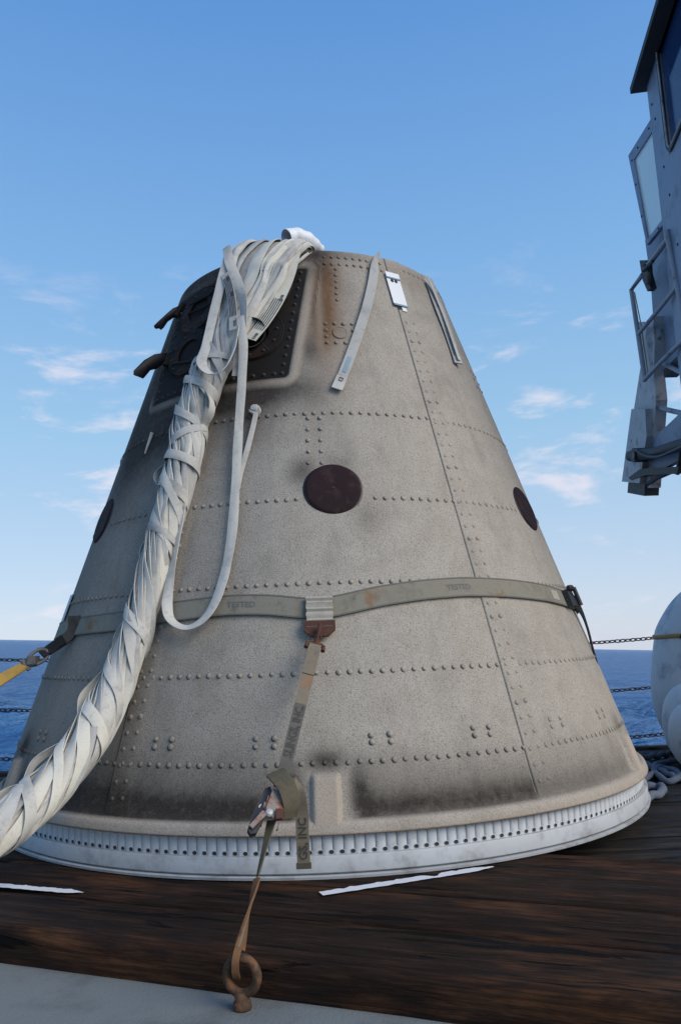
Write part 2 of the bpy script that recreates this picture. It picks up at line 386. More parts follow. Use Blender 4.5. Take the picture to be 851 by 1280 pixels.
# ------------------------------------------------------------------ sea (the ship lists a little: the water plane leans against the deck)
def build_sea():
    rng = np.random.default_rng(3)
    nr, na = 230, 480
    rad = np.concatenate([[0.5], np.geomspace(3, 30000, nr-1)]); ang = np.linspace(0, 2*np.pi, na, endpoint=False)
    X = rad[:, None]*np.sin(ang)[None]; Y = rad[:, None]*np.cos(ang)[None]; Z = np.zeros_like(X)
    sp_ = np.maximum(np.gradient(rad)[:, None], rad[:, None]*2*np.pi/na)
    for k in range(46):
        lam = 0.9*(16/0.9)**rng.random(); a = rng.normal(.5, .75); amp = .0165*lam**.85
        kk = 2*np.pi/lam; ph = rng.random()*6.28
        fade = np.clip(1.4-sp_*3.0/lam, 0, 1)
        s = np.sin(kk*(X*np.sin(a)+Y*np.cos(a))+ph); Z += amp*fade*(s+.35*s*s)
    TX, TY = math.tan(R(2.95)), .0016
    Z = Z-3.4-X*TX+Y*TY
    v = np.stack([X, Y, Z], -1).reshape(-1, 3); f = []
    for i in range(nr-1):
        for j in range(na):
            k = (j+1) % na; f.append((i*na+j, (i+1)*na+j, (i+1)*na+k, i*na+k))
    f.append(tuple(reversed(range(na))))
    me = bpy.data.meshes.new('sea'); me.from_pydata(v.tolist(), [], f); me.update()
    me.polygons.foreach_set('use_smooth', [True]*len(me.polygons)); me.materials.append(M_sea)
    o = bpy.data.objects.new('sea', me); col.objects.link(o)
    bm = bmesh.new(); bm.from_mesh(me); bmesh.ops.recalc_face_normals(bm, faces=bm.faces)
    bm.faces.ensure_lookup_table()
    if bm.faces[1000].normal.z < 0: bmesh.ops.reverse_faces(bm, faces=bm.faces)
    bm.to_mesh(me); bm.free()
    struct(o)
build_sea()

# ------------------------------------------------------------------ deck
PA = R(-22.0); PD = Vector((math.cos(PA), math.sin(PA), 0)); PN = Vector((math.sin(-PA), math.cos(PA), 0))
ZS = -0.105                                     # steel deck level
ZD = -0.10                                      # planked deck level
def on_deck(t, n, z=0.0): return PD*t+PN*n+Vector((0, 0, z))
steel = MB()
steel.prism([on_deck(-9, -9, ZS), on_deck(9, -9, ZS), on_deck(9, -1.30, ZS), on_deck(-9, -1.30, ZS)], Vector((0, 0, -.04)))
struct(steel.build('steel_deck', M_deckpaint))
def plank_mesh(L_, w, h, rnd_, rough_, seed, step=.12):
    """a board along local x, worn rounded top edges, top face at z=0"""
    b = MB(); n = max(2, int(L_/step)); prof = [(-w/2, -h), (-w/2, -rnd_), (-w/2+rnd_*.35, -rnd_*.3), (-w/2+rnd_, 0), (-w/6, 0), (w/6, 0), (w/2-rnd_, 0), (w/2-rnd_*.35, -rnd_*.3), (w/2, -rnd_), (w/2, -h)]
    k = len(prof); v = []; f = []
    for i in range(n+1):
        x = -L_/2+L_*i/n
        for j, (y, z) in enumerate(prof):
            q = mnoise.noise(Vector((x*2.2+seed*9.1, y*9, seed))); q2 = mnoise.noise(Vector((x*7+seed*3.3, y*20, seed+5)))
            d = rough_*(q+.5*q2)
            v.append((x, y+(d if j in (0, 1, 2, k-3, k-2, k-1) else 0), z+(-abs(d)*.9 if 1 <= j <= k-2 else 0)))
    for i in range(n):
        for j in range(k):
            l = (j+1) % k; f.append((i*k+j, i*k+l, i*k+k+l, i*k+k+j))
    f.append(tuple(range(k))); f.append(tuple(reversed(range(n*k, n*k+k))))
    return b.add(v, f)
# heavy dunnage timbers lying on the deck under the near edge of the frustum
nts = [-2.389, -2.05, -1.735, -1.43, -1.125]
lab = ['dark stained timber beam along the grey steel deck, front of the row', 'dark timber beam second from the grey steel deck',
       'dark timber beam with the white paint marks, third from the grey deck', 'dark timber beam under the near rim of the frustum, farthest from the grey deck']
for i in range(4):
    w = nts[i+1]-nts[i]-.004
    o = plank_mesh(11, w, .104, .028 if i == 0 else .008, .007 if i == 0 else .003, i+1, .06).build('timber_beam', M_timber, smooth=True)
    o.location = on_deck(0.0, nts[i]+w/2, 0.0-(.003 if i % 2 else 0)); o.rotation_euler = (0, 0, PA)
    tag(o, lab[i], 'timber', 'timber beams under the frustum')
for i, nn in enumerate((-.55, .25, 1.05)):
    L_ = [3.0, 3.2, 2.4][i]
    o = plank_mesh(L_, .3, .098, .008, .003, i+21).build('support_beam', M_timber, smooth=True); struct(o)
    o.location = on_deck(-.1, nn, -.002); o.rotation_euler = (0, 0, PA)
# planked deck beyond the timbers, boards along the ship's side
deck = bpy.data.objects.new('wooden_deck', None); col.objects.link(deck); struct(deck); deck.location = (0, 0, ZD)
y = 1.70; k = 0
while y > -3.4:
    x0 = max(-6.0, (-1.10-.9272*y)/.3746+.12); x1 = 6.5
    if x0 < x1-.5:
        p = plank_mesh(x1-x0, .178, .05, .007, .003, 40+k, .15).build('plank', M_plank, deck, smooth=True)
        p.location = ((x0+x1)/2, y, random.uniform(-.002, .002))
    y -= .186; k += 1
kerb = plank_mesh(13, .13, .09, .012, .003, 77, .15).build('deck_edge_board', M_plank, deck, smooth=True); kerb.location = (0.2, 1.862, .022)
hl = MB(); hl.box(-8, 9, -9, 1.93, -3.9, -.16); struct(hl.build('ship_hull', M_hull))
# painted position marks: ragged thin strips on the timbers
def paint_mark(a, b, w, name, label, seed):
    d = (b-a); L_ = d.length; d.normalize(); s_ = Vector((-d.y, d.x, 0)); n = 46; top = []; bot = []
    for i in range(n+1):
        t = i/n; e = min(1, (1-t)*7+.15)
        j1 = mnoise.noise(Vector((t*26, seed, 0)))*.012+mnoise.noise(Vector((t*70, seed, 4)))*.008-(.03*math.exp(-((t-.64)/.03)**2) if seed > 5 else 0); j2 = mnoise.noise(Vector((t*19, seed, 9)))*.006
        top.append(a+d*(L_*t)+s_*(w/2*e+j1)); bot.append(a+d*(L_*t)-s_*(w/2*e+j2))
    b_ = MB(); v = [p+Vector((0, 0, z)) for z in (.004, .001) for p in top+bot]; f = []
    m_ = n+1
    for i in range(n):
        f.append((i, i+1, m_+i+1, m_+i))
    b_.add(v[:2*m_], f)
    o = b_.build(name, M_mark); tag(o, label, 'paint mark'); return o
paint_mark(plane_hit(-40, 1105, 0), plane_hit(104, 1117.5, 0), .04, 'paint_mark', 'short white painted stripe on the dark timber under the parachute riser', 3)
paint_mark(plane_hit(401, 1119, 0), plane_hit(617, 1085, 0), .046, 'paint_mark', 'long chipped white painted stripe on the dark timber near the frustum ring', 8)

# ------------------------------------------------------------------ frustum
FR = thing('rocket_frustum', 'scorched beige truncated cone of a rocket booster standing on deck timbers', 'rocket frustum', (0, 0, 0))
PC_T = -29.0                                      # centre bearing of the motor panel
blobs = [  # theta, z, s_theta, s_z, amp  (soot; last row: left-flank darkening)
    (-46, 2.70, 17, .46, 1.5), (-22, 2.68, 13, .40, 1.4), (-15, 2.95, 13, .10, 1.2), (-60, 2.3, 14, .35, .8), (-66, 2.75, 16, .3, .7), (-38, 2.02, 10, .14, .45), (-20, 2.08, 8, .08, .45),
    (-.5, 2.33, 1.8, .05, .5), (1.5, 2.90, 4.5, .13, .85), (1.8, 2.62, 2.8, .22, .55), (8, 2.97, 8, .03, .3), (12, 2.7, 6, .25, .12), (-12, 2.10, 9, .06, .4), (-3, 2.1, 4, .05, .22), (-52, 1.85, 9, .22, .42), (-14, 1.93, 4, .12, .25), (1, 2.0, 3, .15, .2),
    (-3.2, 1.65, 2.0, .055, .6), (9.5, 1.42, 2.5, .05, .22), (3, 1.66, 4, .06, .25),
    (0, .405, 2.0, .032, .85), (-4.0, .30, 1.1, .07, .6), (4.0, .30, 1.0, .07, .55), (7, .40, 5, .03, .12), (60, .41, 2, .04, .5), (-60, .41, 2.5, .05, .8),
    (-48, .7, 15, .5, .22), (-70, .9, 14, .6, .2), (-33, .45, 6, .3, .25), (-15, .5, 9, .3, .14), (-60, 1.5, 14, .5, .26), (-34, 1.3, 5, .5, .26), (-20, 1.2, 8, .6, .10)]  # broad darkening over the left flank, weaker towards the front
rustb = [(4.5, 2.64, 3.4, .24, .95), (2.5, 2.45, 2.0, .12, .5), (7, 2.84, 3.5, .1, .35), (-24, 2.35, 10, .15, .3), (44, 2.9, 14, .06, .22), (-17, 2.0, 5, .06, .15)]
def burn(th, z):
    s_ = 0.0
    for a, b, c, d, e in blobs: s_ = max(s_, e*math.exp(-.5*((th-a)/c)**2-.5*((z-b)/d)**2)) if e > .5 else s_+e*math.exp(-.5*((th-a)/c)**2-.5*((z-b)/d)**2)
    ph = ((th+30) % 60)-30                         # bearing from the nearest rib
    side = .9 if th < 29 else .62
    if th > 0: side *= (1-.25*sm(35, 65, th))
    s_ += side*.68*math.exp(-.5*((z-.225)/.045)**2)*sm(2.2, 5.0, abs(ph))+.48*side*math.exp(-.5*((z-.29)/.09)**2)*sm(2.4, 4.5, abs(ph))
    r_ = sum(e*math.exp(-.5*((th-a)/c)**2-.5*((z-b)/d)**2) for a, b, c, d, e in rustb)
    p = .8*math.exp(-.5*((th-2.4)/.9)**2)*sm(2.2, 2.5, z)*(1-sm(2.85, 2.95, z))*.5
    return min(s_, 1), min(r_, 1), p
def paint_burn(o, fn=None):
    me = o.data; ca = me.color_attributes.new('burn', 'FLOAT_COLOR', 'POINT'); d = []
    for v in me.vertices:
        r_, g_, b_ = burn(th_of(v.co), v.co.z) if fn is None else fn(v.co)
        d += [r_, g_, b_, 1]
    ca.data.foreach_set('color', d)
def cone_grid(name, ths, zs, offf, parent, smooth='all'):
    b = MB(); n = len(zs); v = [cone_pt(t, z, offf(t, z)) for t in ths for z in zs]
    f = [(i*n+j, (i+1)*n+j, (i+1)*n+j+1, i*n+j+1) for i in range(len(ths)-1) for j in range(n-1)]
    b.add(v, f); o = b.build(name, M_cone, parent, smooth=smooth); paint_burn(o); return o
ZT = 3.002
SEAM = 29.3
zs = list(np.linspace(.16, ZT-.012, 150))+[ZT-.004, ZT]
for k in range(6):
    t0 = SEAM-60+60*k; t1 = t0+60
    edge = .0045
    def offf(t, z, t0=t0, t1=t1):
        r_ = CR0-CT*z; d0 = R(t-t0)*r_; d1 = R(t1-t)*r_
        o_ = -.010*(1-sm(0, edge, d0))-.010*(1-sm(0, edge*.6, d1))
        # doubled sheet along each seam stands a little proud
        o_ += .004*(1-sm(.105, .112, d0))
        o_ -= .012*sm(ZT-.012, ZT, z)
        return o_
    e = np.degrees(.0052/1.3)
    ths = [t0+.02, t0+.08, t0+.16, t0+.26, t0+.4]+list(np.linspace(t0+.8, t1-.4, 84 if k in (0, 1, 5) else 40))+[t1-.2, t1-.1, t1-.02]
    cone_grid('panel', ths, zs if k in (0, 1, 5) else zs[::3]+[ZT], offf, FR)
# inner back-up shell, rim and closing plate
b = MB(); b.lathe([(CR0-CT*.16-.012, .16), (CR0-CT*(ZT-.01)-.012, ZT-.01), (CR0-CT*ZT-.05, ZT-.006), (CR0-CT*ZT-.07, ZT-.06), (.02, ZT-.06)], 96)
o = b.build('inner_shell', M_char, FR, smooth=True)
# thick bottom lip with fillet
prof = [(1.70, .153), (1.797, .151), (1.8005, .154), (1.800, .160), (1.794, .178), (1.790, .187), (1.783, .194), (1.773, .199), (1.764, .205), (1.757, .215), (1.751, .230), (1.743, .247), (1.730, .270)]
b = MB(); b.lathe(prof, 240); o = b.build('bottom_lip', M_cone, FR, smooth='all')
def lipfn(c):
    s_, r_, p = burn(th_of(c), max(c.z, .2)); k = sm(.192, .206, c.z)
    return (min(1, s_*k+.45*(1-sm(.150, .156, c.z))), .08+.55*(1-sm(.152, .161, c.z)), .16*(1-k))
paint_burn(o, lipfn)
# raised ribs rising from the lip
for k in range(6):
    tc_ = 60*k-180
    ts = np.linspace(tc_-2.7, tc_+2.7, 25); zz = np.linspace(.178, .39, 31)
    def fo(t, z, tc_=tc_):
        h = (1-sm(1.35, 2.3, abs(t-tc_)))*(1-sm(.335, .375, z)); return -.006+.030*h
    bb = MB(); n = len(zz); v = [cone_pt(t, z, fo(t, z)) for t in ts for z in zz]
    bb.add(v, [(i*n+j, (i+1)*n+j, (i+1)*n+j+1, i*n+j+1) for i in range(len(ts)-1) for j in range(n-1)])
    o = bb.build('rib', M_cone, FR, smooth='all')
    def fn(c, tc_=tc_):
        h = (1-sm(1.4, 2.2, abs(((th_of(c)-tc_+180) % 360)-180)))*(1-sm(.33, .37, c.z)); s_, r_, p = burn(th_of(c), c.z)
        return (s_*(1-h), r_, .55*h)
    paint_burn(o, fn)

# rivets
def dome(b, th, z, r_=.0115, h=.0075, seg=8, mi=0):
    n = cone_n(th); c = cone_pt(th, z, 0.002); x = Vector((math.cos(R(th)), math.sin(R(th)), 0)); y = n.cross(x)
    v = []; f = []
    for k, (rr, hh) in enumerate(((1.28, -.05), (1.0, .06), (.88, .6), (.5, .93))):
        for i in range(seg):
            a = 2*math.pi*i/seg; v.append(c+(x*math.cos(a)+y*math.sin(a))*r_*rr+n*h*hh)
    for _ in range(5): v.append(c+n*h)
    for k in range(3):
        for i in range(seg):
            j = (i+1) % seg; f.append((k*seg+i, k*seg+j, k*seg+seg+j, k*seg+seg+i))
    for i in range(seg): f.append((3*seg+i, 3*seg+(i+1) % seg, 4*seg))
    b.add(v, f, mi)
rr = random.Random(5)
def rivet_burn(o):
    '''darker ring round the foot of every rivet head, darkest on one side'''
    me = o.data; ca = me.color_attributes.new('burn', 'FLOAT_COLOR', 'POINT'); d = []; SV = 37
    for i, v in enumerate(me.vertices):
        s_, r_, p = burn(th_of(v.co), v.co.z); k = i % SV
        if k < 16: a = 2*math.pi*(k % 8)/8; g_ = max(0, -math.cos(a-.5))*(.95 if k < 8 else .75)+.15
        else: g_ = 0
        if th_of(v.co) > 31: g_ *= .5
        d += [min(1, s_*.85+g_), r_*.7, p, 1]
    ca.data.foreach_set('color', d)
def rivets(name, lst, r_=.0100, h=.0062):
    b = MB()
    for th, z in lst:
        k = .45 if 32 < th < 90 else 1.0
        dome(b, th+rr.uniform(-.05, .05), z+rr.uniform(-.0015, .0015), r_*rr.uniform(.84, 1.08)*(1 if k == 1 else .9), h*k*rr.uniform(.55, 1.1))
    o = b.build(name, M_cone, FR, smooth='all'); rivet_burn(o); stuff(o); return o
for z in (.396, .736, 1.113, 1.509, 1.959):
    r_ = CR0-CT*z; n = int(2*math.pi*r_/.0455); lst = []
    for i in range(n):
        t = -180+360*i/n
        if z == 1.509 and min(abs(t-3.3), abs(t-59), abs(t+61)) < R(1)*0+6.8: continue
        lst.append((t, z))
    rivets('rivet_row', lst)
for k in range(6):                                 # twin columns beside each seam
    t0 = SEAM-60+60*k; lst = []
    z = .26; i = 0
    while z < 2.6:
        r_ = CR0-CT*z; big_ = (i % 7 in (5,))
        lst += [(t0+math.degrees(.030/r_), z), (t0+math.degrees(.083/r_), z+.004)]
        z += .062; i += 1
    b = MB()
    for j, (t, zz_) in enumerate(lst):
        big_ = ((j//2) % 6 == 5); dome(b, t, zz_+.004, .0128 if big_ else .0102, .010 if big_ else .0065)
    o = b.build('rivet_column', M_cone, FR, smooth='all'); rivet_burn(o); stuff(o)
lst = []
for z in (1.93, 1.87, 1.81, 1.75, 1.69): lst += [(-1.5, z), (1.3, z)]
rivets('rivet_column', lst)
lst = [(t, z) for t in np.arange(5.3, 27, 2.7) for z in (2.945, 2.895)]+[(9.0-.12*i, 2.86-.042*i) for i in range(6)]
lst += [(t, z) for t in np.arange(33, 90, 2.7) for z in (2.945,)]
rivets('rivet_row', lst, .009, .006)
rivets('bolt_group', [(t, z) for t in (4.2, 6.8, 9.4, 12.0) for z in (2.375, 2.495)]+[(t, z) for t in (4.2, 12.0) for z in (2.415, 2.455)], .010, .007)
rivets('bolt_group', [(t, z) for t in (62, 65, 68) for z in (2.30, 2.40)]+[(62, 2.35), (68, 2.35)], .010, .009)
lst = []
for c in (-52, -37, -23, -8, 7.7, 22.8, 37.7, 52.8):
    for dt in (-1.3, 1.3):
        for dz in (-.016, .012): lst.append((c+dt, .478+dz))
rivets('bolt_group', lst, .0115, .0085)
# port covers
def cone_frame(th, z, off=0.0):
    n = cone_n(th); x = Vector((math.cos(R(th)), math.sin(R(th)), 0)); y = n.cross(x); c = cone_pt(th, z, off)
    M_ = Matrix.Identity(4)
    for i in range(3): M_[i][0], M_[i][1], M_[i][2], M_[i][3] = x[i], y[i], n[i], c[i]
    return M_
for th in (3.3, 58.6, -61.4):
    M_ = cone_frame(th, 1.556 if th < 50 else 1.54, -.011)
    b = MB(); rp = .131
    prof = [(.004, .020), (.012, .0215), (.115, .0185), (.123, .018), (.131, .012), (.131, -.02)]
    v = []; seg = 72
    b.lathe(prof, seg, M_)
    b2 = MB(); b2.add(b.v, b.f)
    o = b2.build('port_cover', M_disc, FR, smooth=True)
    d = MB(); d.lathe([(.0, .024), (.006, .024), (.007, .018)], 10, M_); d.build('centre_plug', M_hole, o)
# gasket between disc and shell (dark edge)
    g = MB(); g.lathe([(.131, .010), (.139, .006), (.141, -.02)], 72, M_); g.build('gasket', M_seal, o)
# small sensor ring in the bolt square
b = MB(); M_ = cone_frame(8.1, 2.437, .002); b.tube([M_ @ Vector((.036*math.cos(a), .036*math.sin(a), .0)) for a in np.linspace(0, 2*math.pi, 28, endpoint=False)], .0042, 6, closed=True)
b.lathe([(0, .002), (.034, .002), (.036, -.004)], 28, M_)
o = b.build('round_access_plug', M_cone, FR, smooth=True); paint_burn(o)
# placard strip along the seam
def patch(name, t_c, z0, z1, w, off, mt, parent, th=.003, skew=0):
    b = MB(); pts = []; n = 8
    P = []; W = []; N = []
    for i in range(n+1):
        z = z0+(z1-z0)*i/n; tt = t_c+math.degrees(skew*i/n/(CR0-CT*z)); P.append(cone_pt(tt, z, off)); W.append(Vector((math.cos(R(tt)), math.sin(R(tt)), 0))); N.append(cone_n(tt))
    b.ribbon(P, W, N, w, th); return b.build(name, mt, parent)
def rel(o, parent):                               # parent while keeping the mesh where it was built
    o.parent = parent; o.matrix_parent_inverse = Matrix.Translation(-Vector(parent.location)); return o
PL = patch('placard', 30.4, 2.665, 2.855, .092, .010, M_plac, FR)
for nm, z0, z1, mt, of in (('header_plate', 2.845, 2.882, M_plac, .014), ('header_line', 2.838, 2.846, M_bluep, .016), ('footer_line', 2.655, 2.666, M_bluep, .013)):
    patch(nm, 30.4, z0, z1, .092, of, mt, PL)
for dx in (-.012, .014):
    d = MB(); M_ = cone_frame(30.4+dx*57/.9, 2.826, .0135); d.lathe([(0, .002), (.008, .002), (.011, -.001)], 12, M_); d.build('fastener', M_hole, PL)
d = MB(); M_ = cone_frame(30.0, 2.645, .006); d.lathe([(0, .002), (.008, .002), (.010, -.001)], 12, M_); d.build('fastener', M_hole, PL)
patch('lower_tab', 31.6, 2.628, 2.652, .03, .008, M_plac, PL)

# motor panel at the upper left
def pu(u, z): return PC_T+math.degrees(u/(CR0-CT*z))     # lateral metres from the panel centre -> bearing
b = MB(); us = np.linspace(-.44, .44, 45); zz = np.linspace(2.17, 2.86, 30); n = len(zz)
b.add([cone_pt(pu(u, z), z, .004) for u in us for z in zz], [(i*n+j, (i+1)*n+j, (i+1)*n+j+1, i*n+j+1) for i in range(44) for j in range(n-1)])
MPn = b.build('motor_panel', M_char, FR, smooth='all')
def panel_frame():
    us = np.linspace(-.62, .62, 125); zz = np.linspace(2.06, 2.965, 92); n = len(zz); b = MB(); v = []; keep = []
    def sd(u, z):
        qx = abs(u)-.44+.02; qz = abs(z-2.515)-.345+.02; return math.hypot(max(qx, 0), max(qz, 0))+min(max(qx, qz), 0)-.02
    for u in us:
        for z in zz:
            d = sd(u, z); h = .010*sm(-.006, .010, d)*(1-sm(.030, .070, d)); h = h if d > -.006 else -.01
            v.append(cone_pt(pu(u, z), z, h-.004*sm(.08, .1, d))); keep.append(-.02 < d < .11)
    f = [q for i in range(len(us)-1) for j in range(n-1) for q in ((i*n+j, (i+1)*n+j, (i+1)*n+j+1, i*n+j+1),) if all(keep[k] for k in q)]
    used = sorted({k for q in f for k in q}); mp_ = {k: i for i, k in enumerate(used)}
    b.add([v[k] for k in used], [tuple(mp_[k] for k in q) for q in f])
    o = b.build('panel_frame', M_cone, FR, smooth='all')
    def fn(c):
        t = th_of(c); u = R(t-PC_T)*(CR0-CT*c.z); d = sd(u, c.z); s_, r_, p = burn(t, c.z); k = sm(.0, .02, d)*(1-sm(.035, .065, d))
        s_ = max(s_, .75*(1-sm(-.004, .012, d)))
        return (s_*(1-k*(.05+.25*sm(-14, -3, t)+.35*(1-sm(2.18, 2.26, c.z)))), r_*(1-.3*k), .35*k*sm(-20, -5, t)*sm(2.9, 2.5, c.z))
    paint_burn(o, fn)
panel_frame()
b = MB()
for i in range(13):
    z = 2.195+.053*i; 
    for u in (.41, -.41): dome(b, pu(u, z), z, .011, .011, 8)
for i in range(15):
    for z in (2.195,): dome(b, pu(-.40+.055*i, z), z, .011, .011, 8)
o = b.build('panel_screws', M_hole, MPn, smooth='all'); stuff(o)
for (u, z) in ((.225, 2.44), (.225, 2.74), (-.2, 2.44), (-.2, 2.72)):
    M_ = cone_frame(pu(u, z), z, .005)
    b = MB(); b.lathe([(0.078, .004), (.08, .010), (.148, .008), (.152, .001), (.156, .006), (.16, .0)], 48, M_)
    pl_ = b.build('motor_plate', M_char, MPn, smooth=True)
    s_ = MB()
    for k in range(10):
        a = 2*math.pi*k/10+.2; c = Vector((.125*math.cos(a), .125*math.sin(a), .009)); s_.lathe([(0, .007), (.006, .006), (.009, 0)], 8, M_ @ Matrix.Translation(c))
    s_.add([M_ @ Vector(q) for q in ((.078*math.cos(-.9), .078*math.sin(-.9), .011), (.15*math.cos(-.9), .15*math.sin(-.9), .011), (.15*math.cos(-.86), .15*math.sin(-.86), .011), (.078*math.cos(-.84), .078*math.sin(-.84), .011))], [(0, 1, 2, 3)])
    stuff(s_.build('plate_screws', M_hole, MPn))
    if u < 0: continue
    nz = MB(); tilt = Matrix.Rotation(R(20), 4, 'X')
    nz.lathe([(.045, -.03), (.060, .02), (.076, .062), (.080, .064), (.081, .058), (.066, .02), (.055, -.02)], 40, M_ @ tilt); nz.build('nozzle', M_nozzle, MPn, smooth=True)
    nb = MB(); nb.lathe([(0, -.012), (.052, -.012)], 32, M_ @ tilt); nb.build('nozzle_throat', M_hole, MPn)
# open nozzle doors sticking out past the left outline
def flap(px, Y0, Y1, name):
    xs = [p[0] for p in px]; x0, x1 = min(xs), max(xs)
    P = [depth_hit(x_, y_, Y0+(Y1-Y0)*(x_-x0)/(x1-x0)) for x_, y_ in px]; n = len(P); c = sum(P, Vector())/n; nn_ = Vector((-.35, -.9, .1)).normalized()
    inn = [p.lerp(c, .35)+nn_*.012 for p in P]; bk = [p-nn_*.014 for p in P]; bi = [p.lerp(c, .35)-nn_*.006 for p in P]
    b = MB(); v = P+inn+[c+nn_*.014]+bk+bi+[c-nn_*.004]; f = []; o_ = 2*n+1
    for i in range(n):
        j = (i+1) % n; f += [(i, j, n+j, n+i), (n+i, n+j, 2*n), (o_+i, o_+n+i, o_+n+j, o_+j), (o_+n+i, o_+2*n, o_+n+j), (i, o_+i, o_+j, j)]
    return b.add(v, f).build(name, M_flap, MPn, smooth=True)
flap([(226, 381), (216, 385), (206, 394), (192, 407), (193, 409.6), (197, 409), (199.5, 411), (203, 408), (208, 400.6), (217.6, 394), (227, 388)], -.62, -.50, 'nozzle_door')
flap([(212, 441), (202, 441), (193, 442.5), (180, 450), (167, 463), (166.6, 468), (171.5, 469.7), (177, 472), (180, 469), (186, 461.5), (194.5, 459.5), (203, 453), (213, 449)], -.72, -.58, 'nozzle_door')
for (x_, y_) in ((224, 386), (212, 447)):
    b = MB(); c = cone_hit(x_, y_, .02); b.tube([c+Vector((.03, -.01, .03)), c+Vector((-.01, 0, -.02)), c+Vector((-.02, -.01, -.05))], .015, 8); b.build('hinge_arm', M_char, MPn, smooth=True)
for px_, r__ in ((((232, 385), (262, 368), (290, 345)), .008), (((215, 455), (240, 452), (262, 440)), .010), (((235, 392), (255, 385), (275, 372)), .006)):
    MB().tube([cone_hit(x_, y_, .02) for x_, y_ in px_], r__, 6).build('hinge_linkage', M_char, MPn, smooth=True)

# base ring
BR = MB(); BR.lathe([(1.60, .004), (1.772, .004), (1.772, .016), (1.786, .018), (1.790, .022), (1.790, .074), (1.786, .079), (1.757, .080), (1.742, .082), (1.742, .146), (1.60, .146)], 240)
ring = BR.build('base_ring', M_white, FR, smooth=True)
fl = MB(); fl.lathe([(1.66, .0005), (1.797, .0005), (1.799, .010), (1.785, .013), (1.776, .012)], 240); fl.build('ring_foot', M_white, ring, smooth=True)
NT = 276; lug = None
lb = MB(); w = .0396; zz0, zz1 = .0795, .146
prof = [(-w/2, .000), (-w/2+.0015, .0045), (-w/2+.007, .0080), (0, .0085), (w/2-.007, .0070), (w/2-.0015, .0030), (w/2, -.002)]
v = [Vector((x_, -q, z_)) for z_ in (zz0, zz1) for x_, q in prof]; n = len(prof)
lb.add(v, [(i, i+1, n+i+1, n+i) for i in range(n-1)]+[tuple(range(n)), tuple(reversed(range(n, 2*n)))])
hc = Vector((w/2-.006, 0, .0885)); seg = 10
lb.add([hc+Vector((.0098*math.cos(a), -.0098, .0078*math.sin(a))) for a in np.linspace(0, 2*math.pi, seg, endpoint=False)], [tuple(range(seg))], 1)
lb.tube([hc+Vector((.0102*math.cos(a), -.0088, .0082*math.sin(a))) for a in np.linspace(0, 2*math.pi, seg, endpoint=False)], .0014, 4, closed=True, mi=0)
for k in range(NT):
    if lug is None:
        lug = lb.build('lug', [M_lug, M_hole], ring, smooth=True); o = lug
    else:
        o = lug.copy(); col.objects.link(o); o.parent = ring
    a = 2*math.pi*k/NT; o.location = (1.762*math.sin(a), -1.762*math.cos(a), 0); o.rotation_euler = (0, 0, a)

# ------------------------------------------------------------------ webbing helpers
def surf_ribbon(px, width, off=.012, th=.003, n=60, twist=None, wv=None):
    """webbing lying on the cone along a path of photo pixels"""
    C_ = [np.array(cone_hit(*p, off=(off[i] if isinstance(off, list) else off))) for i, p in enumerate(px)]
    P = [Vector(p) for p in cat_rom(C_, n)]; W = []; N = []
    for i, p in enumerate(P):
        t = (P[min(i+1, n-1)]-P[max(i-1, 0)]).normalized(); nn_ = cone_n(th_of(p)); w_ = t.cross(nn_).normalized(); nn_ = w_.cross(t).normalized()
        if twist:
            a = twist(i/(n-1)); w_, nn_ = w_*math.cos(a)+nn_*math.sin(a), nn_*math.cos(a)-w_*math.sin(a)
        W.append(w_); N.append(nn_)
    wid = [wv(i/(n-1))*width for i in range(n)] if wv else width
    return P, W, N, wid, th
def text_on(string, P, W, N, s0, size, across, mt, name, parent, flip=1, lift=.003, stretch=1.0):
    cu_ = bpy.data.curves.new('txt', 'FONT'); cu_.body = string; cu_.size = size; cu_.resolution_u = 2; cu_.offset = size*.022
    ob = bpy.data.objects.new('txt', cu_); col.objects.link(ob)
    dg = bpy.context.evaluated_depsgraph_get(); me = bpy.data.meshes.new_from_object(ob.evaluated_get(dg)); bpy.data.objects.remove(ob)
    acc = [0.0]
    for i in range(1, len(P)): acc.append(acc[-1]+(P[i]-P[i-1]).length)
    v = []
    for q in me.vertices:
        s_ = min(max(s0+q.co.x*stretch*flip, 0), acc[-1]-1e-6); i = max(0, np.searchsorted(acc, s_)-1); i = min(i, len(P)-2); u = (s_-acc[i])/max(acc[i+1]-acc[i], 1e-9)
        v.append(P[i].lerp(P[i+1], u)+W[i].lerp(W[i+1], u)*(q.co.y+across)*flip+N[i].lerp(N[i+1], u)*lift)
    f = [tuple(p.vertices) for p in me.polygons]; b = MB(); b.add(v, f); o = b.build(name, mt, parent); return o

# hanging straps from the top rim
S1 = thing('hanging_strap', 'long flat grey white strap hanging from the rim down the middle of the cone', 'strap', cone_hit(470, 320), 'straps hanging from the top rim')
P, W, N, wd, th = surf_ribbon([(474, 316), (469, 328), (466, 350), (458, 385), (445, 425), (432, 460), (421, 486)], .052, [.0, .02, .022, .025, .02, .018, .022], n=60, twist=lambda t: .9*(1-sm(0, .3, t)), wv=lambda t: .55+.45*sm(0, .25, t))
rel(MB().ribbon(P[:54], W[:54], N[:54], wd[:54], th).build('webbing', M_riser2), S1)
rel(MB().ribbon(P[53:], W[53:], N[53:], [.056]*7, .007).build('end_tab', M_riser), S1)
rel(MB().ribbon([p+q*.003 for p, q in zip(P[45:52], N[45:52])], W[45:52], N[45:52], .02, .002).build('blue_print', M_bluep), S1)
rel(text_on('E3', P, W, N, (P[0]-P[53]).length+.012, .03, -.01, M_print, 'print', None, 1, .005), S1)
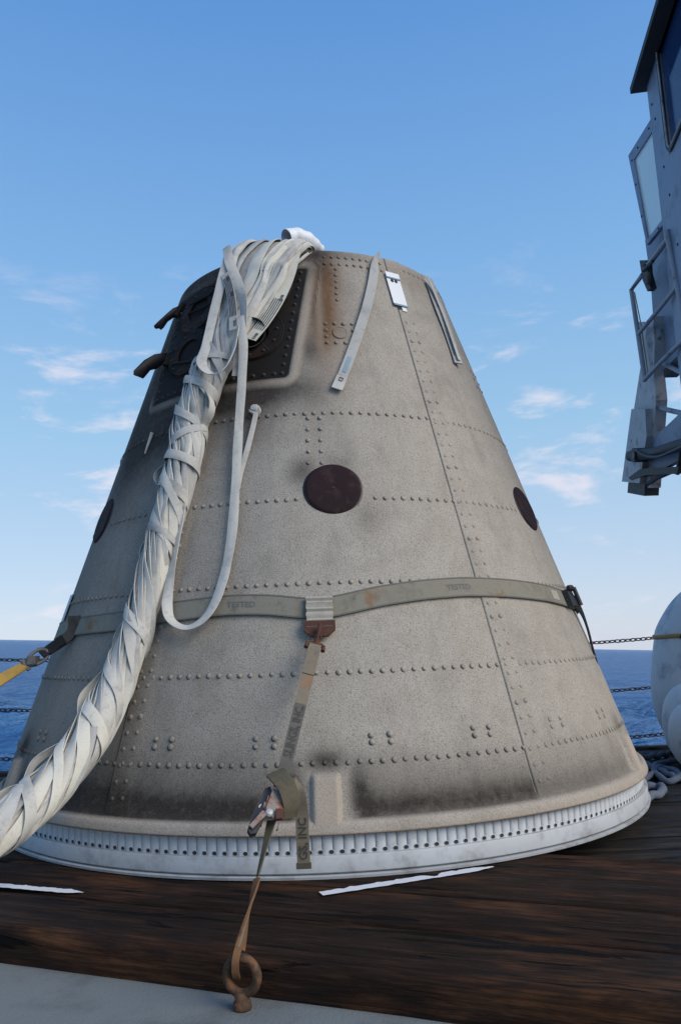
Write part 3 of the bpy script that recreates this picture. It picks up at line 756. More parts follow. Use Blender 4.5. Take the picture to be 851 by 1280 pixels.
S2 = thing('hanging_strap', 'short folded white strap hanging from the rim near the right edge of the cone', 'strap', cone_hit(536, 350), 'straps hanging from the top rim')
P, W, N, wd, th = surf_ribbon([(533, 345), (539, 358), (549, 385), (559, 412), (567, 436), (573, 454)], .062, [.0, .02, .025, .022, .02, .022], n=50, twist=lambda t: -.4, wv=lambda t: 1.15-.4*t)
rel(MB().ribbon(P, W, N, wd, th).build('webbing', M_riser2), S2)
P2, W2, N2, wd2, _ = surf_ribbon([(535, 347), (544, 368), (556, 398), (566, 426), (574, 450)], .026, .034, n=40)
rel(MB().ribbon(P2, W2, N2, wd2, .003).build('folded_edge', M_riser), S2)
rel(MB().ribbon(P[44:], W[44:], N[44:], .05, .008).build('end_tab', M_riser), S2)
rel(MB().ribbon([p+q*.003 for p, q in zip(P[34:43], N[34:43])], W[34:43], N[34:43], .018, .002).build('blue_print', M_bluep), S2)

# ------------------------------------------------------------------ parachute riser bundle
def build_riser():
    RS = thing('parachute_riser', 'thick twisted bundle of white parachute webbing draped down the left side of the cone', 'parachute riser', (-1.1, -2.0, .15))
    ctr = [Vector((-.10, -.42, 2.98)), Vector((-.155, -.62, 3.045)), Vector((-.195, -.79, 3.05))]
    nrm = [Vector((0, -.1, 1)), Vector((-.02, -.25, 1)), Vector((-.1, -.75, .75))]
    A = [.17, .19, .205]; B = [.03, .035, .04]
    for (x, y, off, a, b) in ((322, 330, .045, .205, .045), (314, 352, .05, .20, .05), (301, 382, .055, .155, .055), (284, 420, .066, .108, .062), (264, 460, .072, .094, .068), (250, 492, .075, .090, .072), (238, 530, .078, .086, .074),
                              (233, 565, .078, .082, .074), (222, 605, .074, .074, .070), (209, 650, .070, .067, .065), (195, 700, .066, .062, .062), (182, 750, .068, .062, .062), (167, 800, .072, .064, .063), (149, 845, .082, .067, .065)):
        p = cone_hit(x, y, off); ctr.append(p); nrm.append(cone_n(th_of(p))); A.append(a); B.append(b)
    for (x, y, Y, a, b) in ((128, 890, -1.52, .070, .068), (100, 938, -1.62, .073, .07), (62, 984, -1.74, .075, .073), (16, 1024, -1.86, .078, .075), (-45, 1062, -1.98, .08, .075), (-120, 1090, -2.08, .08, .075), (-230, 1112, -2.16, .08, .075)):
        p = depth_hit(x, y, Y); ctr.append(p); nrm.append(Vector((-.25, -.85, .45)).normalized()); A.append(a); B.append(b)
    NS = 260
    C_ = [Vector(p) for p in cat_rom(ctr, NS)]; Nn = [Vector(p).normalized() for p in cat_rom(nrm, NS)]
    AA = [float(p[0]) for p in cat_rom([[a] for a in A], NS)]; BB = [float(p[0]) for p in cat_rom([[a] for a in B], NS)]
    Tt = [(C_[min(i+1, NS-1)]-C_[max(i-1, 0)]).normalized() for i in range(NS)]
    Nn = [(q-t*q.dot(t)).normalized() for q, t in zip(Nn, Tt)]
    La = [q.cross(t).normalized() for q, t in zip(Nn, Tt)]      # lateral: to the right in the picture for a downward path
    if La[120].x < 0: La = [-q for q in La]
    acc = [0.0]
    for i in range(1, NS): acc.append(acc[-1]+(C_[i]-C_[i-1]).length)
    Ltot = acc[-1]
    def idx(s_): return min(max(int(np.searchsorted(acc, s_)), 0), NS-1)
    def pt(i, phi, rad): return C_[i]+La[i]*(math.sin(phi)*AA[i]*rad)+Nn[i]*(math.cos(phi)*BB[i]*rad)
    def nr(i, phi): return (La[i]*(math.sin(phi)*BB[i])+Nn[i]*(math.cos(phi)*AA[i])).normalized()
    # core
    b = MB(); v = []; f = []; seg = 22
    for i in range(NS):
        for k in range(seg): v.append(pt(i, 2*math.pi*k/seg, .70))
    for i in range(NS-1):
        for k in range(seg): l = (k+1) % seg; f.append((i*seg+k, i*seg+l, (i+1)*seg+l, (i+1)*seg+k))
    b.add(v, f); rel(b.build('webbing_core', M_core, None, smooth=True), RS)
    S_TW = 0.95                                   # where the fan ends and the twist begins (metres along)
    def strand(name, i0, i1, phi_f, rad_f, width, mt, tilt_f=None, step=1, th=.0035):
        P = []; I = list(range(i0, i1, step))
        PH = [phi_f(acc[i]) for i in I]
        P = [pt(i, ph, rad_f(acc[i])) for i, ph in zip(I, PH)]; W = []; N = []; n = len(P)
        for k, (i, ph) in enumerate(zip(I, PH)):
            t = (P[min(k+1, n-1)]-P[max(k-1, 0)]).normalized(); q = nr(i, ph); w_ = t.cross(q).normalized(); q = w_.cross(t).normalized()
            if tilt_f:
                a = tilt_f(acc[i]); w_, q = w_*math.cos(a)+q*math.sin(a), q*math.cos(a)-w_*math.sin(a)
            W.append(w_); N.append(q)
        wl = [width(acc[i]) for i in I] if callable(width) else width
        return rel(MB().strap(P, W, N, wl, th, .0042, phi_f(0)*7, .24).build(name, mt, None, smooth=True), RS), P, W, N
    rg = random.Random(11)
    mats = [M_riser, M_riser, M_riser2, M_riser3]
    def wob(seed, amp, fr): return lambda s_: amp*mnoise.noise(Vector((s_*fr, seed*7.3, seed)))
    info = []
    # inner layer: broad, close-lying straps
    for k in range(11):
        p0 = 2*math.pi*k/11+rg.uniform(-.12, .12); tw = rg.uniform(3.1, 3.9); sd = rg.uniform(0, 90); w1, w2, w3 = wob(sd, .4, 1.5), wob(sd+3, .07, 3.0), wob(sd+8, .4, 2.0)
        strand('webbing_strap', 0, NS, lambda s_, p0=p0, tw=tw, w1=w1: p0+tw*max(0, s_-S_TW)*sm(S_TW, S_TW+.4, s_)+w1(s_)*.6, lambda s_, w2=w2: .88+w2(s_), lambda s_: .066-.014*sm(S_TW-.2, S_TW+.5, s_), rg.choice(mats), lambda s_, w3=w3: -.22+w3(s_)*.7, 1)
    # outer layer: straps with their own lay, riding over one another; narrow in the fan, flat on the rope
    for k in range(22):
        p0 = 2*math.pi*k/22+rg.uniform(-.3, .3); tw = rg.choice([5.0, 4.3, 3.6, 2.8, 5.6]); sd = rg.uniform(100, 190); w1, w2, w3 = wob(sd, .8, 1.4), wob(sd+3, .10, 2.6), wob(sd+8, .8, 2.0)
        wd_ = rg.choice([.024, .030, .036, .044])
        fan = lambda s_: 1-sm(S_TW-.3, S_TW+.1, s_)
        r_ = strand('webbing_strap', 0, NS, lambda s_, p0=p0, tw=tw, w1=w1: p0+tw*max(0, s_-S_TW)*sm(S_TW, S_TW+.4, s_)+w1(s_), lambda s_, w2=w2: 1.02+w2(s_)*(1+3.5*fan(s_)), lambda s_, wd_=wd_: wd_*(1-.25*fan(s_)), rg.choice(mats), lambda s_, w3=w3: (-.30+w3(s_)*.9)*(1-fan(s_))+fan(s_)*(.3+w3(s_)*1.3), 1)
        info.append(r_)
    def at_s(s_, phi, rad):
        i = min(max(int(np.searchsorted(acc, s_)), 1), NS-1); u = (s_-acc[i-1])/max(acc[i]-acc[i-1], 1e-9)
        return pt(i-1, phi, rad).lerp(pt(i, phi, rad), u), nr(i-1, phi).lerp(nr(i, phi), u).normalized(), i
    # straps crossing the lay diagonally, tucked in at the back
    for (s0, ln, turns, wd_, rad) in ((1.45, .34, 1, .042, 1.16), (1.90, .20, 1, .046, 1.18), (2.00, .40, 1, .040, 1.15), (1.15, .50, 1, .045, 1.17), (2.30, .75, 1, .046, 1.16), (2.75, .85, 1, .046, 1.15), (.95, .55, 1, .042, 1.2), (2.60, .62, 1, .036, 1.18), (3.2, .8, 1, .046, 1.16), (1.70, .6, 1, .038, 1.19), (3.0, .7, 1, .036, 1.2), (1.62, .26, -1, .04, 1.15), (2.14, .16, 1, .034, 1.2), (1.80, .11, 1, .044, 1.24), (2.50, .30, 1, .046, 1.22), (1.35, .16, 1, .042, 1.22), (2.95, .34, 1, .044, 1.22), (3.35, .36, 1, .044, 1.22), (1.18, .2, -1, .036, 1.2)):
        n = 80; P = []; N = []; W = []; wd_ *= 1.02; rad -= .03
        for q in range(n):
            u = q/(n-1); p_, n_, _ = at_s(s0+ln*u, math.pi+2*math.pi*turns*u, rad*(1-.25*(abs(2*u-1)**6))+.03*math.sin(q*.31+s0*9)); P.append(p_); N.append(n_)
        for q in range(n):
            t = (P[min(q+1, n-1)]-P[max(q-1, 0)]).normalized(); w_ = t.cross(N[q]).normalized(); a = .14*math.sin(q*.17+s0*5); W.append(w_*math.cos(a)+N[q]*math.sin(a))
        rel(MB().strap(P, W, N, wd_, .0035, .003, s0*31, .18).build('wrap_strap', rg.choice(mats), None, smooth=True), RS)
    # slack loops standing off the bundle
    for (s0, ln, ph, hgt, wd_) in ((1.84, .17, -1.45, .060, .036), (1.88, .12, -1.6, .042, .036), (1.48, .20, 1.30, .065, .045), (2.22, .16, -1.5, .035, .03), (2.84, .30, -1.4, .055, .036), (3.22, .28, -1.35, .05, .036), (3.42, .24, -1.5, .045, .04), (2.60, .22, -1.5, .035, .036), (1.1, .25, 1.4, .04, .04)):
        n = 40; P = []; W = []; N = []; I = []
        for q in range(n):
            u = q/(n-1); c, o_, i = at_s(s0+ln*u, ph+.35*(u-.5), .98); P.append(c+o_*hgt*math.sin(math.pi*u)); I.append(i)
        for q in range(n):
            t = (P[min(q+1, n-1)]-P[max(q-1, 0)]).normalized(); side = Nn[I[q]]; w_ = (side-t*side.dot(t)).normalized(); W.append(w_); N.append(t.cross(w_))
        rel(MB().strap(P, W, N, wd_, .0035, .003, s0*17, .2).build('slack_loop', rg.choice(mats), None, smooth=True), RS)
    # crumpled collar strap hanging over the fan, with a hanging U loop
    P, W, N, wd_, th_ = surf_ribbon([(283, 308), (288, 330), (297, 352), (304, 382), (302, 420), (296, 470)], .055, [.13, .14, .15, .15, .14, .10], n=50, twist=lambda t: .5*math.sin(t*7))
    rel(MB().strap(P, W, N, wd_, .004, .004, 3.0, .18).build('collar_strap', M_riser2, None, smooth=True), RS)
    P, W, N, wd_, th_ = surf_ribbon([(285, 318), (277, 350), (267, 390), (258, 430), (252, 452), (262, 466), (278, 462), (290, 440), (296, 410)], .05, [.13, .15, .15, .16, .18, .19, .18, .16, .15], n=70, twist=lambda t: .3+.5*sm(.4, .6, t))
    rel(MB().strap(P, W, N, wd_, .004, .004, 3.0, .18).build('hanging_loop', M_riser, None, smooth=True), RS)
    P, W, N, wd_, th_ = surf_ribbon([(281, 342), (287, 360), (291, 385), (292, 412)], .045, .155, n=30)
    rel(MB().ribbon(P, W, N, wd_, .004).build('label_strap', M_riser2, None, smooth=True), RS)
    for q in range(5):
        a = -.016+.008*q
        rel(MB().ribbon([p+w_*a+n_*.003 for p, w_, n_ in zip(P[3:24], W[3:24], N[3:24])], W[3:24], N[3:24], .0036, .001).build('printed_line', M_print, None), RS)
    for q in (2, 12, 25):
        rel(text_on('ZB35' if q != 12 else 'N8E', P, W, N, (P[0]-P[q]).length, .02, -.016, M_print, 'printed_text', None, 1, .004), RS)
    # right edge strap of the fan with its printed panel
    P, W, N, wd_, th_ = surf_ribbon([(368, 300), (369, 308), (362, 340), (349, 372), (332, 400), (313, 424)], .066, [.02, .05, .055, .06, .07, .085], n=60)
    rel(MB().ribbon(P, W, N, wd_, .004).build('edge_strap', M_riser3, None, smooth=True), RS)
    for q in range(5):
        a = -.024+.012*q
        rel(MB().ribbon([p+w_*a+n_*.0035 for p, w_, n_ in zip(P[36:54], W[36:54], N[36:54])], W[36:54], N[36:54], .0045, .001).build('printed_line', M_print, None), RS)
    for q in (34, 55):
        rel(text_on('8N3', P, W, N, sum((P[j+1]-P[j]).length for j in range(q)), .024, -.022, M_print, 'printed_text', None, 1, .0045), RS)
    # long slack strap: hangs over the belt and doubles back to the bundle
    P, W, N, wd_, th_ = surf_ribbon([(300, 395), (304, 430), (302, 480), (298, 540), (294, 610), (289, 670), (279, 722), (261, 765), (236, 784), (215, 776), (209, 755), (213, 720), (220, 680), (227, 640), (230, 612)], .044,
                                    [.16, .15, .10, .05, .035, .03, .035, .05, .06, .05, .05, .05, .055, .07, .08], n=130, twist=lambda t: -.9*math.exp(-((t-.66)/.10)**2)+.25*math.sin(t*9), wv=lambda t: 1-.2*sm(.7, .95, t))
    rel(MB().strap(P, W, N, wd_, .004, .004, 3.0, .18).build('slack_strap', M_riser, None, smooth=True), RS)
    # thin strap tied to a lug on the cone
    P, W, N, wd_, th_ = surf_ribbon([(320, 516), (316, 535), (309, 562), (301, 590), (297, 610)], .026, [.03, .025, .02, .02, .03], n=30, twist=lambda t: .6)
    rel(MB().strap(P, W, N, wd_, .004, .004, 3.0, .18).build('tie_strap', M_riser2, None, smooth=True), RS)
    # rolled sleeve on top of the rim
    b = MB(); pts = [Vector(q) for q in cat_rom([depth_hit(358, 297, -.80), depth_hit(369, 295, -.77), depth_hit(381, 299, -.74), depth_hit(392, 306, -.70), depth_hit(400, 312, -.66)], 30)]
    b.tube(pts, [.047*(1-.35*sm(.55, 1, i/29))*(1+.05*math.sin(i*.9)) for i in range(30)], 24, cap=False); b.tube(pts, [.042*(1-.35*sm(.55, 1, i/29)) for i in range(30)], 24, cap=False)
    return RS, b
RS, slv = build_riser()
o = slv.build('rolled_sleeve', M_sleeve, smooth=True); tag(o, 'white rolled fabric sleeve lying on the top rim of the cone', 'sleeve')
# lug and knot on the cone where the thin strap is tied
b = MB(); M_ = cone_frame(th_of(cone_hit(320, 514)), cone_hit(320, 514).z, .01)
b.lathe([(0, .03), (.016, .028), (.024, .016), (.02, 0), (.028, -.012)], 14, M_); b.tube([M_ @ Vector((.022*math.cos(a), .018*math.sin(a)-.006, .012+.006*math.sin(2*a))) for a in np.linspace(0, 6.28, 18, endpoint=False)], .008, 7, closed=True)
b.build('tie_lug', M_riser2, FR, smooth=True)
b = MB(); b.tube([cone_hit(x_, y_, .012) for x_, y_ in ((190, 541), (187, 550), (184, 558), (181, 567))], [.010, .008, .006, .004], 7); b.build('cord_end', M_riser, FR, smooth=True)

# ------------------------------------------------------------------ belt round the cone
BL = thing('lashing_belt', 'wide grey webbing belt strapped round the middle of the cone', 'belt', (0, 0, .95))
kp = [(-180, 1.0), (-120, .99), (-70, .97), (-54, .978), (-38, .985), (-25, 1.015), (-15, 1.030), (-8, 1.022), (-3.2, 1.003), (0, .998), (3, 1.008), (10, 1.045), (18, 1.070), (26, 1.082), (36, 1.078), (48, 1.062), (60, 1.035), (90, 1.0), (140, 1.0), (180, 1.0)]
tt = np.linspace(-180, 180, 361); zb = np.interp(tt, [k[0] for k in kp], [k[1] for k in kp]); ker = np.hanning(9); ker /= ker.sum(); zb = np.convolve(np.pad(zb, 4, mode='edge'), ker, 'valid')
def belt_rows(i0, i1, off, w_):
    P = [cone_pt(tt[i], zb[i], off) for i in range(i0, i1)]; N = [cone_n(tt[i]) for i in range(i0, i1)]
    T_ = [(P[min(k+1, len(P)-1)]-P[max(k-1, 0)]).normalized() for k in range(len(P))]
    W = [n_.cross(t_).normalized() for n_, t_ in zip(N, T_)]
    W = [q if q.z > 0 else -q for q in W]
    return P, W, N
P, W, N = belt_rows(0, 361, .010, .094); rel(MB().ribbon(P, W, N, .094, .006).build('webbing', M_belt, None, smooth=True), BL)
for a in (-1, 1):
    rel(MB().ribbon([p+w_*a*.043+n_*.0035 for p, w_, n_ in zip(P, W, N)], W, N, .006, .002).build('edge_stitching', M_printgrey, None, smooth=True), BL)
Pm = [p for p in P[155:181]]
rel(text_on('TESTED', P[163:178], W[163:178], N[163:178], .04, .036, -.012, M_printgrey, 'faded_print', None, 1, .004, 1.05), BL)
rel(text_on('TESTED', P[200:226], W[200:226], N[200:226], .06, .036, -.012, M_printgrey, 'faded_print', None, 1, .004, 1.05), BL)
rel(MB().ribbon(*[q for q in (lambda z: (z[0], z[1], z[2]))([[p+n_*.004 for p, n_ in zip(P[231:235], N[231:235])], W[231:235], N[231:235]])], .05, .002).build('sewn_label', M_keeper, None), BL)
# right buckle and loose black tail
bk = MB(); M_ = cone_frame(59.5, 1.035, .03)
bk.box(-.055, .055, -.045, .045, -.02, .012, M_); bk.tube([M_ @ Vector((-.05+.1*i/6, .048, .02+.012*math.sin(i))) for i in range(7)], .013, 8); bk.tube([M_ @ Vector((.04, -.05+.1*i/6, .03)) for i in range(7)], .012, 8)
rel(bk.build('buckle', M_darkm, None, smooth=True), BL)
tp = [depth_hit(x_, y_, Y_) for x_, y_, Y_ in ((703, 741, -.80), (715, 750, -.72), (726, 764, -.66), (734, 785, -.64), (740, 808, -.62), (745, 826, -.62), (748, 838, -.62))]
P = [Vector(p) for p in cat_rom(tp, 40)]; W = []; N = []
for i, p in enumerate(P):
    t = (P[min(i+1, 39)]-P[max(i-1, 0)]).normalized(); a = R(25+35*sm(0, .5, i/39)); s_ = Vector((math.cos(a), math.sin(a), 0)); s_ = (s_-t*s_.dot(t)).normalized(); W.append(s_); N.append(t.cross(s_))
rel(MB().ribbon(P, W, N, [.05-.02*sm(.1, .9, i/39) for i in range(40)], .006).build('loose_tail', M_black, None, smooth=True), BL)
# keeper sleeve with rusty plate at the front
M_ = cone_frame(-.2, .985, .022)
kb = MB(); n = 14; P = [M_ @ Vector((.002, .060-.135*i/n, .006+.004*math.sin(i*2.4))) for i in range(n+1)]; N = [M_.to_3x3() @ Vector((0, 0, 1))]*(n+1); W = [M_.to_3x3() @ Vector((1, 0, 0))]*(n+1)
rel(kb.ribbon(P, W, N, [.112+.004*math.sin(i*1.7) for i in range(n+1)], .014).build('keeper_sleeve', M_keeper, None, smooth=True), BL)
hx = [(-.066, .012), (.066, .012), (.066, -.028), (.036, -.055), (-.036, -.055), (-.066, -.028)]
M2 = cone_frame(-.2, .915, .030); rel(MB().prism([M2 @ Vector((x_, y_+.012, -.008)) for x_, y_ in hx], M2.to_3x3() @ Vector((0, 0, .016))).build('rusty_plate', M_rust, None), BL)

# ------------------------------------------------------------------ ratchet lashing from the plate down to the eye bolt
EYE = plane_hit(303, 1262, ZS); ring_c = plane_hit(303, 1262, ZS)+Vector((0, 0, .082))
H0 = (M2 @ Vector((-.004, -.026, .012)))
RL = thing('ratchet_strap', 'worn olive ratchet strap running from the belt plate down to the eye bolt', 'ratchet strap', tuple(EYE))
END = ring_c+Vector((-.012, .0, .045))
def lp(t): return H0.lerp(END, t)
D_ = (END-H0).normalized(); tocam = (Vector(CAM)-lp(.4)); Nl = (tocam-D_*tocam.dot(D_)).normalized(); Ll = D_.cross(Nl).normalized()
if Ll.x < 0: Ll = -Ll
LT = (END-H0).length
hk = MB(); hp = [H0+Nl*.006+Vector((0, 0, -.004)), H0+Nl*.030+Vector((0, 0, .006)), H0+Nl*.030+D_*.03, H0+D_*.06+Nl*.010, H0+D_*.075]
hk.tube([Vector(q) for q in cat_rom(hp, 24)], .0085, 8)
hk.tube([H0-Nl*.004+D_*.02+Ll*.014, H0+D_*.045+Ll*.018, H0+D_*.07+Ll*.006], .005, 6)
for a, c in ((-.034, -.034), (.034, .034)): hk.tube([H0+D_*.077+Ll*a*.35, H0+D_*.083+Ll*a, H0+D_*.108+Ll*c*1.02], .009, 8)
hk.tube([H0+D_*.078-Ll*.03, H0+D_*.078+Ll*.03], .009, 8)
rel(hk.build('hook', M_rust, None, smooth=True), RL)
def strap(name, t0, t1, w0, w1, mt, tw0=0, tw1=0, off=0.0, n=40, wf=None):
    P = []; W = []; N = []; ws = []
    for i in range(n):
        u = i/(n-1); t = t0+(t1-t0)*u; a = tw0+(tw1-tw0)*u; P.append(lp(t)+Nl*off); W.append(Ll*math.cos(a)+Nl*math.sin(a)); N.append(Nl*math.cos(a)-Ll*math.sin(a)); ws.append(wf(u) if wf else w0+(w1-w0)*u)
    return P, W, N, ws
tr = .655                                          # ratchet position along the lashing
P, W, N, ws = strap('x', .085/LT, tr-.07, .048, .042, None); rel(MB().ribbon(P[:19], W[:19], N[:19], ws[:19], .005).build('upper_webbing', M_lash, None, smooth=True), RL)
rel(MB().ribbon(P[18:], W[18:], N[18:], ws[18:], .0052).build('grimy_webbing', M_lashd, None, smooth=True), RL)
P3, W3, N3, ws3 = strap('x', .085/LT, .19, .049, .048, None, off=.005); rel(MB().ribbon(P3, W3, N3, ws3, .004).build('sewn_fold', M_lash, None, smooth=True), RL)
Lu = (P[-1]-P[0]).length
rel(text_on('SLINGS, INC.', list(reversed(P)), [-w_ for w_ in reversed(W)], list(reversed(N)), .125, .042, -.0145, M_letter, 'printed_text', None, 1, .0045, 1.02), RL)
# dirty dark length under the print
# ratchet
Rc = lp(tr); 
def loc(a, b_, c): return Rc+D_*a+Ll*b_+Nl*c
ra = MB()
for s_ in (-1, 1):                                # frame cheeks
    ra.prism([loc(-.055, s_*.026-.004, -.004), loc(.06, s_*.026-.004, -.004), loc(.07, s_*.026-.004, .022), loc(.03, s_*.026-.004, .05), loc(-.02, s_*.026-.004, .05)], Ll*.004)
rel(ra.build('ratchet_frame', M_ratchet, None), RL)
sp_ = MB(); sp_.tube([loc(.012, -.036, .032), loc(.012, .036, .032)], .016, 14); rel(sp_.build('spool', M_ratchet, None, smooth=True), RL)
bt = MB(); bt.tube([loc(.02, -.040, .034), loc(.02, -.040, .040)], .010, 14); bt.lathe([(0, .008), (.010, .006), (.014, 0)], 16, Matrix.Translation(loc(.045, -.012, .056)) @ Nl.to_track_quat('Z', 'Y').to_matrix().to_4x4()); rel(bt.build('pivot_bolt', M_zinc, None, smooth=True), RL)
hd = MB()                                          # handle folded down to the left
hd.prism([loc(-.062, -.030, .02), loc(-.05, -.046, .02), loc(.05, -.062, .02), (loc(.112, -.064, .03)), loc(.126, -.052, .03), loc(.118, -.036, .03), loc(.07, -.026, .03), loc(-.03, -.016, .03)], Nl*.018)
rel(hd.build('handle', M_darkm, None), RL)
hb_ = MB(); hb_.prism([loc(.045, -.034, .055), loc(.105, -.062, .052), loc(.112, -.050, .052), loc(.055, -.018, .055)], Nl*.006); rel(hb_.build('handle_bar', M_ratchet, None), RL)
pw = MB(); pw.prism([loc(-.045, -.020, .052), loc(-.03, .022, .052), loc(.05, .030, .052), (loc(.065, .006, .052)), loc(.035, -.026, .052)], Nl*.006); rel(pw.build('pawl_plate', M_ratchet, None), RL)
pv = MB(); pv.prism([loc(.035, .004, .058), loc(.028, .030, .058), loc(.062, .032, .058), loc(.07, .012, .058)], Nl*.012); rel(pv.build('rusty_pawl', M_rust, None), RL)
# diamond fold of webbing wrapped over the ratchet
fo_ = [loc(-.105, -.012, .055), loc(-.075, .014, .068), (loc(-.03, .036, .072)), loc(.01, .034, .05)]
P = [Vector(q) for q in cat_rom([loc(-.115, -.028, .045), loc(-.085, -.010, .066), loc(-.045, .022, .076), loc(-.005, .048, .055), loc(.02, .052, .02)], 26)]
dv = (Ll*-.62+D_*.78).normalized(); W = []; N = []
for i, p in enumerate(P):
    t = (P[min(i+1, 25)]-P[max(i-1, 0)]).normalized(); w_ = (dv-t*dv.dot(t)).normalized(); W.append(w_); N.append(w_.cross(t))
rel(MB().ribbon(P, W, N, .062, .007).build('webbing_fold', M_olive, None, smooth=True), RL)
# loose tail to the right
tl = [loc(-.10, .02, .03), depth_hit(362, 975, -2.06), depth_hit(372, 990, -2.06), depth_hit(377, 1015, -2.05), depth_hit(378, 1045, -2.05), depth_hit(380, 1086, -2.05)]
P = [Vector(p) for p in cat_rom(tl, 60)]; W = []; N = []
for i, p in enumerate(P):
    t = (P[min(i+1, 59)]-P[max(i-1, 0)]).normalized(); a = R(-38+44*sm(.2, .6, i/59)); s_ = Vector((math.cos(a), -math.sin(a), 0)); s_ = (s_-t*s_.dot(t)).normalized(); W.append(s_); q = t.cross(s_); N.append(q if q.y < 0 else -q)
P_t = P
rel(MB().ribbon(P, W, N, .044, .005).build('loose_tail', M_lash, None, smooth=True), RL)
rel(MB().ribbon([p+q*.003 for p, q in zip(P[57:], N[57:])], W[57:], N[57:], .050, .012).build('tail_end_fold', M_olive, None), RL)
tot = sum((P[i+1]-P[i]).length for i in range(59))
rel(text_on('GS, INC', list(reversed(P)), [-w_ for w_ in reversed(W)], list(reversed(N)), .026, .040, -.014, M_letter, 'printed_text', None, 1, .004, 1.0), RL)
# lower webbing, twisted thin, rusty at the eye
P, W, N, ws = strap('x', tr+.03, .985, .03, .03, None, R(55), R(100), n=60, wf=lambda u: .040-.028*sm(0, .25, u)+.022*sm(.45, .8, u)); rel(MB().ribbon(P, W, N, ws, .006).build('lower_webbing', M_lash, None, smooth=True), RL)
P, W, N, ws = strap('x', tr+.03, tr+.17, .03, .012, None, R(30), R(65), off=.012, n=24); rel(MB().ribbon(P, W, N, ws, .005).build('short_end', M_olive, None, smooth=True), RL)
P, W, N, ws = strap('x', .83, .985, .022, .034, None, R(40), R(150), off=.008, n=40); rel(MB().ribbon(P, W, N, ws, .006).build('stained_loop', M_stain, None, smooth=True), RL)
P = [Vector(q) for q in cat_rom([lp(.95)+Nl*.006, END+Nl*.014+Vector((-.004, 0, .0)), END+Nl*.018+Vector((-.008, 0, -.04)), END+Vector((-.002, 0, -.05)), END-Nl*.02+Vector((-.004, 0, -.02)), END-Nl*.012+Vector((-.004, 0, .02))], 30)]
W = []; N = []
for i, p in enumerate(P):
    t = (P[min(i+1, 29)]-P[max(i-1, 0)]).normalized(); s_ = (Ll-t*Ll.dot(t)).normalized(); W.append(s_); N.append(t.cross(s_))
rel(MB().ribbon(P, W, N, .020, .006).build('eye_loop', M_stain, None, smooth=True), RL)
# eye bolt
EB = thing('eye_bolt', 'rusty iron eye bolt standing on the grey steel deck', 'eye bolt', tuple(EYE))
b = MB(); ax = Vector((.94, -.30, 0)).normalized(); b.tube([ring_c+(ax*math.sin(a)+Vector((0, 0, 1))*math.cos(a))*.044 for a in np.linspace(0, 2*math.pi, 40, endpoint=False)], .0125, 14, closed=True)
rel(b.build('ring', M_eye, None, smooth='all'), EB)
b = MB(); b.lathe([(0, 0), (.024, 0), (.026, .006), (.024, .018), (.019, .024), (.022, .034), (.016, .044), (0, .046)], 22, Matrix.Translation(EYE)); rel(b.build('shank', M_eye, None, smooth='all'), EB)

# ------------------------------------------------------------------ left lashing: dark strap, shackle and yellow webbing
LS = thing('side_lashing', 'dark strap with steel shackle and yellow webbing pulling the belt to the left', 'lashing strap', (-2.6, -1.2, -.1))
q0 = depth_hit(93, 783, -.93); q1 = depth_hit(62, 812, -.95); q2 = depth_hit(47, 822, -.97); q3 = depth_hit(33, 831, -1.0); q4 = depth_hit(-3, 852, -1.06); q5 = q3+(q4-q3)*8; q5.z = max(q5.z, ZS)
def cam_ribbon(pts, w0, w1, th_, n=30, ang=0.0):
    P = [Vector(p) for p in cat_rom(pts, n)]; W = []; N = []
    for i, p in enumerate(P):
        t = (P[min(i+1, n-1)]-P[max(i-1, 0)]).normalized(); c = (Vector((-.2, -1, .15))); c = (c-t*c.dot(t)).normalized(); w_ = c.cross(t).normalized(); a = ang; W.append(w_*math.cos(a)+c*math.sin(a)); N.append(c*math.cos(a)-w_*math.sin(a))
    return MB().ribbon(P, W, N, [w0+(w1-w0)*i/(n-1) for i in range(n)], th_)
rel(cam_ribbon([depth_hit(93, 770, -.93), depth_hit(92, 786, -.935), depth_hit(84, 797, -.94), q1], .062, .050, .012).build('dark_strap', M_strapd, None, smooth=True), LS)
rel(cam_ribbon([depth_hit(80, 799, -.95), q1, depth_hit(52, 819, -.97)], .05, .045, .016).build('black_sleeve', M_black, None, smooth=True), LS)
b = MB(); dv = (q3-q1).normalized(); sv = dv.cross(Vector((0, 1, 0))).normalized(); cc = q1.lerp(q3, .55)
b.tube([cc+dv*.055*math.cos(a)+sv*.026*math.sin(a)*(1.15-.2*math.cos(a)) for a in np.linspace(0, 6.283, 26, endpoint=False)], .009, 8, closed=True)
b.box(-.02, .02, -.03, .03, -.02, .02, Matrix.Translation(cc+dv*.02)); b.tube([cc+dv*.06-sv*.03, cc+dv*.06+sv*.03], .011, 8)
rel(b.build('shackle', M_dull, None, smooth=True), LS)
rel(cam_ribbon([q3, q4, q3+(q4-q3)*2.2], .042, .075, .008).build('yellow_webbing', M_yellow, None, smooth=True), LS)
rel(cam_ribbon([q3+Vector((0, -.006, -.004)), q4+Vector((0, -.006, -.02)), q3+(q4-q3)*2.2+Vector((0, -.006, -.04))], .02, .03, .010).build('yellow_fold', M_yellow, None, smooth=True), LS)
# cover on the far left flank, sky reflection painted in as pale blue
o = patch('reflection_patch', -66.5, .93, 1.16, .10, .010, simple('sky_reflection_blue', (.20, .30, .42), .4), FR); o.name = 'flank_cover'

